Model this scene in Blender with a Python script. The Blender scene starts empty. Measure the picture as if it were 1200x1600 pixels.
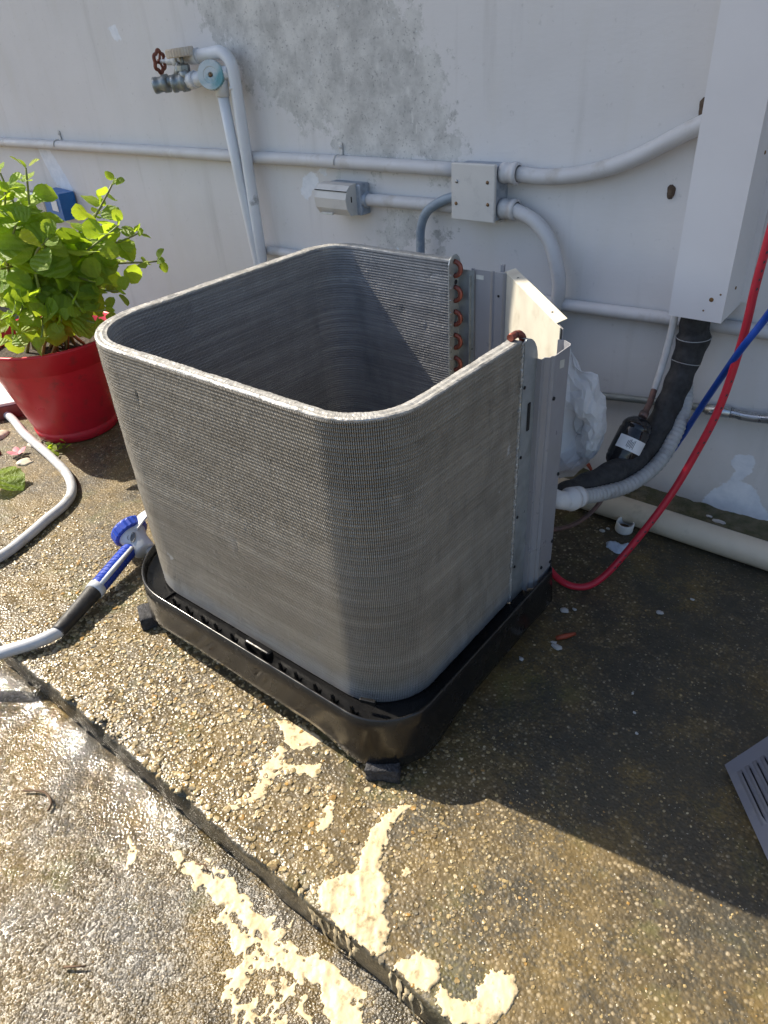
import bpy, bmesh, math, random
import numpy as np
from mathutils import Vector, Matrix
random.seed(7)
RNG = np.random.default_rng(11)
S = bpy.context.scene
COL = S.collection
rad = math.radians

# ------------------------------------------------------------------ camera
def look(yaw, pitch, roll):
    f = Vector((math.sin(yaw)*math.cos(pitch), math.cos(yaw)*math.cos(pitch), -math.sin(pitch)))
    r = Vector((math.cos(yaw), -math.sin(yaw), 0)); d = f.cross(r)
    c, s = math.cos(roll), math.sin(roll)
    rr = c*r + s*d; dd = -s*r + c*d
    return Matrix(((rr.x, -dd.x, -f.x), (rr.y, -dd.y, -f.y), (rr.z, -dd.z, -f.z)))
cd = bpy.data.cameras.new('camera'); cam = bpy.data.objects.new('camera', cd); COL.objects.link(cam)
cam.matrix_world = Matrix.Translation((0.8455, -0.9186, 1.0199)) @ look(-0.7095, 0.5923, 0.0691).to_4x4()
cd.sensor_fit = 'VERTICAL'; cd.sensor_height = 32.0; cd.lens = 22.372; cd.clip_start = 0.02; cd.clip_end = 400
S.camera = cam
# ------------------------------------------------------------------ sky and sun
SUN_AZ, SUN_EL = 8.5, 45.0          # the light travels along +X, a little towards the wall
w = bpy.data.worlds.new('World'); S.world = w; w.use_nodes = True
nt = w.node_tree; nt.nodes.clear()
sky = nt.nodes.new('ShaderNodeTexSky'); sky.sky_type = 'NISHITA'; sky.sun_disc = False
sky.sun_elevation = rad(SUN_EL); sky.sun_rotation = rad(270-SUN_AZ); sky.air_density = 1.0; sky.dust_density = 1.6; sky.ozone_density = 1.0
bg = nt.nodes.new('ShaderNodeBackground'); bg.inputs[1].default_value = 0.12
wo = nt.nodes.new('ShaderNodeOutputWorld'); nt.links.new(sky.outputs[0], bg.inputs[0]); nt.links.new(bg.outputs[0], wo.inputs[0])
sl = bpy.data.lights.new('sun', 'SUN'); sl.energy = 5.0; sl.angle = rad(0.53); sl.color = (1.0, 0.90, 0.74)
so = bpy.data.objects.new('sun', sl); COL.objects.link(so); so.location = (-4, -1, 5)
sd = Vector((math.cos(rad(SUN_EL))*math.cos(rad(SUN_AZ)), math.cos(rad(SUN_EL))*math.sin(rad(SUN_AZ)), -math.sin(rad(SUN_EL))))
so.rotation_euler = sd.to_track_quat('-Z', 'Y').to_euler()
vs = S.view_settings; vs.view_transform = 'Standard'; vs.look = 'None'; vs.exposure = 0.90; vs.gamma = 1.0; vs.use_curve_mapping = False
S.render.engine = 'CYCLES'; S.cycles.use_denoising = True; S.cycles.max_bounces = 4; S.cycles.use_adaptive_sampling = True; S.cycles.adaptive_threshold = .015; S.cycles.diffuse_bounces = 3; S.cycles.glossy_bounces = 2; S.cycles.transmission_bounces = 3; S.cycles.caustics_reflective = False; S.cycles.caustics_refractive = False
try: S.cycles.denoising_input_passes = 'RGB_ALBEDO_NORMAL'
except Exception: pass

# ------------------------------------------------------------------ numpy noise and outlines
def _h(ix, iy, seed):
    n = (ix.astype(np.int64)*374761393 + iy.astype(np.int64)*668265263 + seed*1442695041) & 0x7fffffff
    n = ((n ^ (n >> 13))*1274126177) & 0x7fffffff
    return ((n ^ (n >> 16)) & 0xffff)/65535.0
def vn(x, y, seed=0):
    x = np.asarray(x, float); y = np.asarray(y, float)
    ix = np.floor(x); iy = np.floor(y); fx = x-ix; fy = y-iy
    fx = fx*fx*(3-2*fx); fy = fy*fy*(3-2*fy)
    a = _h(ix, iy, seed); b = _h(ix+1, iy, seed); c = _h(ix, iy+1, seed); d = _h(ix+1, iy+1, seed)
    return (a*(1-fx)+b*fx)*(1-fy)+(c*(1-fx)+d*fx)*fy
def fbm(x, y, seed=0, oct=4):
    s = 0; a = .5; t = 0
    for k in range(oct):
        s = s+a*vn(x*2**k, y*2**k, seed+k*17); t += a; a *= .5
    return s/t-.5
def sdf(px, py, poly):
    """signed distance to a polygon, negative inside"""
    px = np.asarray(px, float); py = np.asarray(py, float)
    d = np.full(px.shape, 1e9); ins = np.zeros(px.shape, bool); n = len(poly)
    for i in range(n):
        ax, ay = poly[i]; bx, by = poly[(i+1) % n]
        ex, ey = bx-ax, by-ay; t = np.clip(((px-ax)*ex+(py-ay)*ey)/(ex*ex+ey*ey+1e-12), 0, 1)
        d = np.minimum(d, np.hypot(px-ax-t*ex, py-ay-t*ey))
        c = ((ay > py) != (by > py)) & (px < (bx-ax)*(py-ay)/(by-ay+1e-12)+ax)
        ins ^= c
    return np.where(ins, -d, d)

# ------------------------------------------------------------------ scene helpers
ORG = {}
def link(o, parent):
    COL.objects.link(o)
    if parent is not None: o.parent = parent
def thing(name, label, cat, loc=(0, 0, 0), group=None):
    o = bpy.data.objects.new(name, None); COL.objects.link(o); o.location = loc; o.empty_display_size = .05
    o['label'] = label; o['category'] = cat
    if group: o['group'] = group
    ORG[o] = Vector(loc); return o
def tag(o, label, cat, group=None):
    o['label'] = label; o['category'] = cat
    if group: o['group'] = group
    return o
class MB:
    """collects vertices and faces in world coordinates"""
    def __init__(s): s.v = []; s.f = []; s.sm = []
    def add(s, v, f, smooth=False):
        k = len(s.v); s.v += [tuple(map(float, q)) for q in v]
        for a in f: s.f.append(tuple(i+k for i in a)); s.sm.append(smooth)
        return s
    def box(s, c, d, m=None, bev=0.0):
        c = Vector(c); bm = bmesh.new(); bmesh.ops.create_cube(bm, size=1)
        for v in bm.verts: v.co = Vector((v.co.x*d[0], v.co.y*d[1], v.co.z*d[2]))
        if bev > 0: bmesh.ops.bevel(bm, geom=list(bm.edges), offset=bev, segments=2, affect='EDGES', profile=.5)
        for v in bm.verts: v.co = (m @ v.co if m is not None else v.co)+c
        bm.verts.index_update(); s.add([v.co for v in bm.verts], [[v.index for v in f.verts] for f in bm.faces]); bm.free(); return s
    def tube(s, pts, r, n=12, smooth=True, caps=True, rs=None):
        pts = [Vector(p) for p in pts]; m = len(pts); T = []
        for i in range(m):
            t = pts[min(i+1, m-1)]-pts[max(i-1, 0)]; T.append(t.normalized())
        up = Vector((0, 0, 1)) if abs(T[0].z) < .9 else Vector((1, 0, 0))
        u = (up-up.dot(T[0])*T[0]).normalized(); V = []
        for i in range(m):
            u = (u-u.dot(T[i])*T[i]).normalized(); v = T[i].cross(u); q = rs[i] if rs is not None else r
            for k in range(n):
                a = 2*math.pi*k/n; V.append(pts[i]+q*(math.cos(a)*u+math.sin(a)*v))
        F = [(i*n+k, i*n+(k+1) % n, (i+1)*n+(k+1) % n, (i+1)*n+k) for i in range(m-1) for k in range(n)]
        if caps: F += [tuple(range(n))[::-1], tuple(range((m-1)*n, m*n))]
        s.add(V, F[:(m-1)*n], smooth)
        if caps: s.add([], []); k0 = len(s.v)-m*n; [s.f.append(tuple(i+k0 for i in a)) or s.sm.append(False) for a in F[(m-1)*n:]]
        return s
    def lathe(s, prof, c, ax=(0, 0, 1), n=32, smooth=True, close=False):
        """prof: (radius, height) pairs round the axis ax through c"""
        ax = Vector(ax).normalized(); up = Vector((0, 0, 1)) if abs(ax.z) < .9 else Vector((1, 0, 0))
        u = (up-up.dot(ax)*ax).normalized(); v = ax.cross(u); c = Vector(c); V = []; m = len(prof)
        for r, h in prof:
            for k in range(n):
                a = 2*math.pi*k/n; V.append(c+ax*h+r*(math.cos(a)*u+math.sin(a)*v))
        F = [(i*n+k, i*n+(k+1) % n, (i+1)*n+(k+1) % n, (i+1)*n+k) for i in range(m-1) for k in range(n)]
        return s.add(V, F, smooth)
    def disc(s, c, r, ax, n=24):
        return s.lathe([(r, 0), (.0005, 0)], c, ax, n, False)
    def ext(s, poly, z0, z1):
        """vertical prism over a plan polygon"""
        n = len(poly); V = [(x, y, z0) for x, y in poly]+[(x, y, z1) for x, y in poly]
        return s.add(V, [(i, (i+1) % n, n+(i+1) % n, n+i) for i in range(n)]+[tuple(range(n))[::-1], tuple(range(n, 2*n))])
    def sheet(s, line, th, z0, z1):
        """a bent metal sheet: plan polyline of thickness th between two heights"""
        n = len(line); L = [Vector((x, y)) for x, y in line]; off = []
        for i in range(n):
            t = (L[min(i+1, n-1)]-L[max(i-1, 0)]).normalized(); off.append(L[i]+Vector((-t.y, t.x))*th)
        return s.ext([tuple(q) for q in L]+[tuple(q) for q in off[::-1]], z0, z1)
    def build(s, name, mat, parent=None, origin=None):
        if parent is not None: o0 = ORG[parent]
        elif origin is not None: o0 = Vector(origin)
        else:
            a = np.array(s.v); o0 = Vector(((a[:, 0].min()+a[:, 0].max())/2, (a[:, 1].min()+a[:, 1].max())/2, a[:, 2].min()))
        me = bpy.data.meshes.new(name)
        me.from_pydata([(x-o0.x, y-o0.y, z-o0.z) for x, y, z in s.v], [], s.f)
        me.polygons.foreach_set('use_smooth', s.sm); me.validate(); me.update()
        me.materials.append(mat)
        o = bpy.data.objects.new(name, me); link(o, parent)
        if parent is None: o.location = o0
        ORG[o] = o0; return o
def npmesh(name, V, F, mat, parent=None, smooth=False, origin=(0, 0, 0), attrs=None):
    """quad mesh from numpy arrays, with float point attributes"""
    o0 = ORG[parent] if parent is not None else Vector(origin)
    V = np.asarray(V, np.float32)-np.array(o0, np.float32); F = np.asarray(F, np.int32); k = F.shape[1]
    me = bpy.data.meshes.new(name); me.vertices.add(len(V)); me.vertices.foreach_set('co', V.ravel())
    me.loops.add(F.size); me.loops.foreach_set('vertex_index', F.ravel())
    me.polygons.add(len(F)); me.polygons.foreach_set('loop_start', np.arange(0, F.size, k, dtype=np.int32))
    me.polygons.foreach_set('use_smooth', np.full(len(F), smooth))
    me.update(calc_edges=True); me.validate()
    for n, a in (attrs or {}).items():
        a = np.asarray(a, np.float32)
        if a.ndim == 1: at = me.attributes.new(n, 'FLOAT', 'POINT'); at.data.foreach_set('value', a)
        else: at = me.attributes.new(n, 'FLOAT_COLOR', 'POINT'); at.data.foreach_set('color', a.ravel())
    me.materials.append(mat); o = bpy.data.objects.new(name, me); link(o, parent)
    if parent is None: o.location = o0
    ORG[o] = o0; return o
def gridfaces(ni, nj):
    i, j = np.meshgrid(np.arange(ni-1), np.arange(nj-1), indexing='ij'); a = (i*nj+j).ravel()
    return np.stack([a, a+nj, a+nj+1, a+1], 1)
def smooth_path(pts, per=8):
    P = [Vector(p) for p in pts]; P = [2*P[0]-P[1]]+P+[2*P[-1]-P[-2]]; out = []
    for i in range(1, len(P)-2):
        a, b, c, d = P[i-1:i+3]
        for k in range(per):
            t = k/per; out.append(.5*((2*b)+(c-a)*t+(2*a-5*b+4*c-d)*t*t+(3*b-a-3*c+d)*t**3))
    return out+[P[-2]]

# ------------------------------------------------------------------ materials
def nodes(name):
    m = bpy.data.materials.new(name); m.use_nodes = True; t = m.node_tree; b = t.nodes['Principled BSDF']
    return m, t, b
def N(t, kind, **kw):
    n = t.nodes.new('ShaderNode'+kind)
    for k, v in kw.items():
        if isinstance(k, str) and hasattr(n, k): setattr(n, k, v)
    return n
def L(t, a, b): t.links.new(a, b)
def noise(t, vec, scale, detail=5, rough=.55, dist=0.0):
    n = N(t, 'TexNoise'); n.inputs['Scale'].default_value = scale; n.inputs['Detail'].default_value = detail
    n.inputs['Roughness'].default_value = rough; n.inputs['Distortion'].default_value = dist
    if vec is not None: L(t, vec, n.inputs['Vector'])
    return n.outputs['Fac']
def ramp(t, fac, stops, interp='LINEAR'):
    r = N(t, 'ValToRGB'); r.color_ramp.interpolation = interp; e = r.color_ramp.elements
    while len(e) < len(stops): e.new(.5)
    for k, (p, c) in enumerate(stops):
        e[k].position = p; e[k].color = (c, c, c, 1) if isinstance(c, (int, float)) else (*c, 1)
    L(t, fac, r.inputs[0]); return r.outputs[0]
def mix(t, fac, a, b, blend='MIX'):
    n = N(t, 'Mix'); n.data_type = 'RGBA'; n.blend_type = blend
    for sock, v in ((n.inputs[0], fac), (n.inputs[6], a), (n.inputs[7], b)):
        if isinstance(v, (int, float)): sock.default_value = v
        elif isinstance(v, tuple): sock.default_value = (*v, 1)
        else: L(t, v, sock)
    return n.outputs[2]
def math_(t, op, a, b=None, clamp=False):
    n = N(t, 'Math'); n.operation = op; n.use_clamp = clamp
    for sock, v in ((n.inputs[0], a), (n.inputs[1], b)):
        if v is None: continue
        if isinstance(v, (int, float)): sock.default_value = v
        else: L(t, v, sock)
    return n.outputs[0]
def mapped(t, scale=(1, 1, 1), rot=(0, 0, 0)):
    c = N(t, 'TexCoord'); m = N(t, 'Mapping'); m.inputs['Scale'].default_value = scale; m.inputs['Rotation'].default_value = rot
    L(t, c.outputs['Object'], m.inputs['Vector']); return m.outputs[0]
def attr(t, name):
    a = N(t, 'Attribute'); a.attribute_name = name; return a
def bump(t, b, height, strength=.3, dist=.002, normal=None):
    n = N(t, 'Bump'); n.inputs['Strength'].default_value = strength; n.inputs['Distance'].default_value = dist
    L(t, height, n.inputs['Height'])
    if normal is not None: L(t, normal, n.inputs['Normal'])
    if b is not None: L(t, n.outputs[0], b.inputs['Normal'])
    return n.outputs[0]
def pm(name, c1, c2=None, scale=25, rough=.5, metal=0.0, bs=.15, bscale=120, rvar=.15, spec=.5, lo=.35, hi=.7, dirt=None, dscale=9, dlo=.55, dhi=.75, stretch=(1, 1, 1), bdist=.001):
    m, t, b = nodes(name); v = mapped(t, stretch)
    c2 = c2 or tuple(x*.8 for x in c1)
    col = mix(t, ramp(t, noise(t, v, scale), [(lo, 0.0), (hi, 1.0)]), c1, c2)
    if dirt: col = mix(t, ramp(t, noise(t, v, dscale, 8, .65), [(dlo, 0.0), (dhi, 1.0)]), col, dirt)
    L(t, col, b.inputs['Base Color'])
    L(t, ramp(t, noise(t, v, scale*1.7), [(.3, max(.03, rough-rvar)), (.7, min(1., rough+rvar))]), b.inputs['Roughness'])
    b.inputs['Metallic'].default_value = metal; b.inputs['Specular IOR Level'].default_value = spec
    if bs: bump(t, b, noise(t, v, bscale), bs, bdist)
    return m
def mat_wall():
    m, t, b = nodes('painted_wall'); v = mapped(t); vb = mapped(t, (1, 1, 2.6))
    paint = mix(t, ramp(t, noise(t, v, 3.0, 4), [(.35, 0.), (.7, 1.)]), (.715, .695, .685), (.65, .63, .62))
    paint = mix(t, ramp(t, noise(t, mapped(t, (3, 3, .6)), 4.0, 6, .6), [(.52, 0.), (.75, .45)]), paint, (.64, .615, .565))
    paint = mix(t, ramp(t, noise(t, v, 70, 4), [(.66, 0.), (.74, .35)]), paint, (.44, .425, .41))
    paint = mix(t, ramp(t, noise(t, mapped(t, (5, 5, .5)), 3.2, 4, .6), [(.58, 0.), (.76, .5)]), paint, (.53, .51, .49))
    ck = N(t, 'TexVoronoi'); ck.feature = 'DISTANCE_TO_EDGE'; ck.inputs['Scale'].default_value = 1.7; wv = N(t, 'Mix'); wv.data_type = 'RGBA'; wv.inputs[0].default_value = .10; L(t, v, wv.inputs[6]); nz2 = N(t, 'TexNoise'); nz2.inputs['Scale'].default_value = 9; L(t, v, nz2.inputs['Vector']); L(t, nz2.outputs['Color'], wv.inputs[7]); L(t, wv.outputs[2], ck.inputs['Vector'])
    crack = math_(t, 'MULTIPLY', ramp(t, ck.outputs['Distance'], [(.0, 1.), (.0022, 0.)]), ramp(t, noise(t, v, 2.6, 3), [(.62, 0.), (.72, .3)]))
    paint = mix(t, crack, paint, (.33, .32, .31))
    low = N(t, 'SeparateXYZ'); L(t, v, low.inputs[0])
    zz = math_(t, 'ADD', low.outputs[2], math_(t, 'MULTIPLY', math_(t, 'SUBTRACT', noise(t, v, 9, 5), .5), .25))
    paint = mix(t, ramp(t, zz, [(.0, .65), (.10, .25), (.45, 0.)]), paint, (.46, .42, .38))
    cem = mix(t, ramp(t, noise(t, v, 14, 5, .7), [(.35, 0.), (.62, 1.)]), (.42, .415, .40), (.64, .63, .605))
    cem = mix(t, ramp(t, noise(t, mapped(t, (1, 1, .35)), 7, 6, .6), [(.52, 0.), (.68, .75)]), cem, (.72, .69, .64))
    cem = mix(t, ramp(t, noise(t, mapped(t, (1, 1, .25)), 60, 4, .6), [(.62, 0.), (.70, .6)]), cem, (.70, .69, .66))
    cem = mix(t, ramp(t, noise(t, v, 160, 3), [(.60, 0.), (.70, .7)]), cem, (.25, .25, .25))
    cem = mix(t, ramp(t, noise(t, v, 34, 7, .7), [(.66, 0.), (.70, .9)]), cem, (.68, .72, .77))
    n1 = noise(t, v, 22, 6, .72)
    pt = math_(t, 'ADD', attr(t, 'patch').outputs['Fac'], math_(t, 'MULTIPLY', math_(t, 'SUBTRACT', n1, .5), .30)); pt = math_(t, 'ADD', pt, math_(t, 'MULTIPLY', math_(t, 'SUBTRACT', noise(t, v, 85, 4, .7), .5), .12))
    fac = ramp(t, pt, [(-.0, 1.), (.022, 0.)])      # attribute: signed distance, negative inside
    col = mix(t, fac, paint, cem)
    pl = math_(t, 'ADD', attr(t, 'peel').outputs['Fac'], math_(t, 'MULTIPLY', math_(t, 'SUBTRACT', noise(t, v, 45, 6), .5), .030))
    fp = ramp(t, pl, [(.0, 1.), (.0012, 0.)])
    pcol = mix(t, ramp(t, noise(t, v, 30, 6), [(.4, 0.), (.65, 1.)]), (.80, .82, .86), (.68, .71, .76))
    col = mix(t, fp, col, pcol)
    L(t, col, b.inputs['Base Color']); b.inputs['Roughness'].default_value = .62; b.inputs['Specular IOR Level'].default_value = .35
    hgt = math_(t, 'ADD', math_(t, 'MULTIPLY', noise(t, vb, 45, 6, .6), 1.0), math_(t, 'MULTIPLY', fac, -.35))
    hgt = math_(t, 'ADD', hgt, math_(t, 'MULTIPLY', fp, -.3))
    hgt = math_(t, 'ADD', hgt, math_(t, 'MULTIPLY', math_(t, 'MULTIPLY', noise(t, v, 130, 5, .7), fac), .8))
    bump(t, b, hgt, .30, .0025)
    return m
def mat_concrete(name, lower=False):
    m, t, b = nodes(name); v = mapped(t)
    vor = N(t, 'TexVoronoi'); vor.inputs['Scale'].default_value = 210 if lower else 170; vor.inputs['Randomness'].default_value = 1.0
    L(t, v, vor.inputs['Vector'])
    sep = N(t, 'SeparateColor'); L(t, vor.outputs['Color'], sep.inputs[0])
    grain = ramp(t, sep.outputs[0], [(0., (.055, .043, .027)), (.35, (.09, .07, .04)), (.6, (.165, .127, .073)), (.82, (.30, .235, .14)), (1., (.48, .41, .29))])
    matrix = mix(t, ramp(t, noise(t, v, 60, 6), [(.35, 0.), (.65, 1.)]), (.042, .032, .017), (.11, .084, .044))
    edge = ramp(t, vor.outputs['Distance'], [(.30, 1.), (.62, 0.)])
    exposed = ramp(t, math_(t, 'ADD', noise(t, v, 16, 6, .65), math_(t, 'MULTIPLY', sep.outputs[1], .35)), [(.52, 0.), (.74, 1.)])
    col = mix(t, math_(t, 'MULTIPLY', edge, exposed), matrix, grain)
    # ochre, moss and black mould: own patches, plus shade painted through the mould mask
    col = mix(t, ramp(t, noise(t, v, 4.0, 6, .6), [(.42, 0.), (.64, .6)]), col, (.19, .128, .038))
    col = mix(t, ramp(t, noise(t, v, 6.5, 7, .65, .4), [(.56, 0.), (.68, .55)]), col, (.11, .115, .035))
    mould_shade = attr(t, 'mould_shade').outputs['Fac']
    mo = math_(t, 'ADD', noise(t, v, 9, 6, .72), math_(t, 'MULTIPLY', mould_shade, .24))
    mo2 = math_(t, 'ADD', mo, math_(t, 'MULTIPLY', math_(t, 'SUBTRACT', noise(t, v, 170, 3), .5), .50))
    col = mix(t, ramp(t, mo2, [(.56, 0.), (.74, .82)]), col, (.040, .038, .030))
    if lower:
        col = mix(t, ramp(t, noise(t, v, 5.5, 5, .6), [(.48, 0.), (.66, .7)]), col, (.115, .112, .105))
    else:
        col = mix(t, ramp(t, noise(t, v, 230, 2), [(.69, 0.), (.73, .8)]), col, (.42, .40, .34))
    L(t, col, b.inputs['Base Color'])
    wet = attr(t, 'wet').outputs['Fac']
    rg = math_(t, 'SUBTRACT', ramp(t, noise(t, v, 25, 4), [(.3, .36 if lower else .42), (.7, .60 if lower else .72)]), math_(t, 'MULTIPLY', wet, .36), True)
    if lower:
        pud = attr(t, 'pud').outputs['Fac']; rg = math_(t, 'MULTIPLY', rg, math_(t, 'SUBTRACT', 1.0, math_(t, 'MULTIPLY', pud, .62)))
    L(t, rg, b.inputs['Roughness']); b.inputs['Specular IOR Level'].default_value = .5
    h = math_(t, 'ADD', math_(t, 'MULTIPLY', ramp(t, vor.outputs['Distance'], [(.0, 1.), (.6, 0.)]), .55), math_(t, 'MULTIPLY', noise(t, v, 90, 6, .6), .9))
    if lower: h = math_(t, 'MULTIPLY', h, math_(t, 'SUBTRACT', 1.0, math_(t, 'MULTIPLY', pud, .72)))
    bump(t, b, h, .65 if lower else .5, .0045 if lower else .003)
    return m
def mat_pebble():
    m, t, b = nodes('pebble'); v = mapped(t); a = attr(t, 'pc')
    c = mix(t, ramp(t, noise(t, v, 260, 4), [(.35, 0.), (.7, .5)]), a.outputs['Color'], (.14, .11, .07))
    L(t, c, b.inputs['Base Color']); b.inputs['Roughness'].default_value = .30
    bump(t, b, noise(t, v, 500, 2), .35, .001); return m
def mat_fin(name='dusty_aluminium_fins', ca=(.255, .232, .195), cb=(.37, .34, .292), cc=(.215, .192, .158), cd_=(.40, .33, .22)):
    m, t, b = nodes(name); v = mapped(t); vh = mapped(t, (.9, .9, 40))
    base = mix(t, ramp(t, noise(t, vh, 5, 5, .6), [(.34, 0.), (.68, 1.)]), ca, cb)
    base = mix(t, ramp(t, noise(t, mapped(t, (.5, .5, 5)), 4.5, 5, .6), [(.42, 0.), (.68, .55)]), base, cc)
    base = mix(t, ramp(t, noise(t, mapped(t, (60, 60, 2.2)), 6, 4, .6), [(.60, 0.), (.74, .45)]), base, (.46, .45, .43))
    base = mix(t, ramp(t, noise(t, v, 420, 2), [(.66, 0.), (.74, .5)]), base, cd_)
    sx = N(t, 'SeparateXYZ'); L(t, v, sx.inputs[0])
    low = ramp(t, math_(t, 'ADD', sx.outputs[2], math_(t, 'MULTIPLY', noise(t, v, 18, 6), .10)), [(.15, .6), (.21, 0.)])
    base = mix(t, low, base, (.34, .36, .39))
    dent = ramp(t, noise(t, mapped(t, (1, 1, .8)), 16, 3), [(.735, 0.), (.76, .8)])
    base = mix(t, dent, base, (.52, .52, .52))
    L(t, base, b.inputs['Base Color']); b.inputs['Metallic'].default_value = .25
    L(t, ramp(t, noise(t, v, 60), [(.3, .42), (.7, .62)]), b.inputs['Roughness'])
    bump(t, b, noise(t, mapped(t, (1, 1, .2)), 420, 3), .3, .0008)
    return m
def mat_leaf():
    m, t, b = nodes('leaf'); v = mapped(t); oi = N(t, 'ObjectInfo')
    c = ramp(t, oi.outputs['Random'], [(0., (.19, .31, .035)), (.45, (.29, .43, .05)), (.8, (.38, .50, .06)), (.93, (.44, .50, .06)), (1., (.52, .46, .05))])
    c = mix(t, ramp(t, noise(t, v, 3.5, 5), [(.4, 0.), (.75, .5)]), c, (.06, .13, .03))
    vein = N(t, 'TexWave'); vein.wave_type = 'BANDS'; vein.bands_direction = 'DIAGONAL'; vein.inputs['Scale'].default_value = 2.2; vein.inputs['Distortion'].default_value = 1.5
    L(t, v, vein.inputs['Vector'])
    L(t, c, b.inputs['Base Color']); b.inputs['Roughness'].default_value = .48
    bump(t, b, math_(t, 'ADD', vein.outputs['Fac'], noise(t, v, 14)), .4, .03)
    tr = N(t, 'BsdfTranslucent'); L(t, mix(t, .7, c, (.66, .86, .04)), tr.inputs[0])
    ms = N(t, 'MixShader'); ms.inputs[0].default_value = .5
    L(t, b.outputs[0], ms.inputs[1]); L(t, tr.outputs[0], ms.inputs[2]); L(t, ms.outputs[0], t.nodes['Material Output'].inputs[0])
    return m
def mat_bag():
    m, t, b = nodes('thin_white_plastic'); v = mapped(t)
    b.inputs['Base Color'].default_value = (.92, .92, .93, 1); b.inputs['Roughness'].default_value = .38
    bump(t, b, noise(t, mapped(t, (1.8, 1, .5)), 40, 2, .5, 1.5), .15, .003)
    tr = N(t, 'BsdfTranslucent'); tr.inputs[0].default_value = (.93, .93, .94, 1)
    ms = N(t, 'MixShader'); ms.inputs[0].default_value = .45
    L(t, b.outputs[0], ms.inputs[1]); L(t, tr.outputs[0], ms.inputs[2]); L(t, ms.outputs[0], t.nodes['Material Output'].inputs[0]); return m
def mat_rusty(name, c1, c2, rough=.5):
    m, t, b = nodes(name); v = mapped(t)
    c = mix(t, ramp(t, noise(t, v, 6), [(.35, 0.), (.7, 1.)]), c1, c2)
    c = mix(t, ramp(t, noise(t, v, 13, 7, .6), [(.685, 0.), (.72, .45), (.80, .9)]), c, (.36, .17, .045))
    L(t, c, b.inputs['Base Color']); b.inputs['Roughness'].default_value = rough
    bump(t, b, noise(t, v, 25), .12, .002); return m
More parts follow.
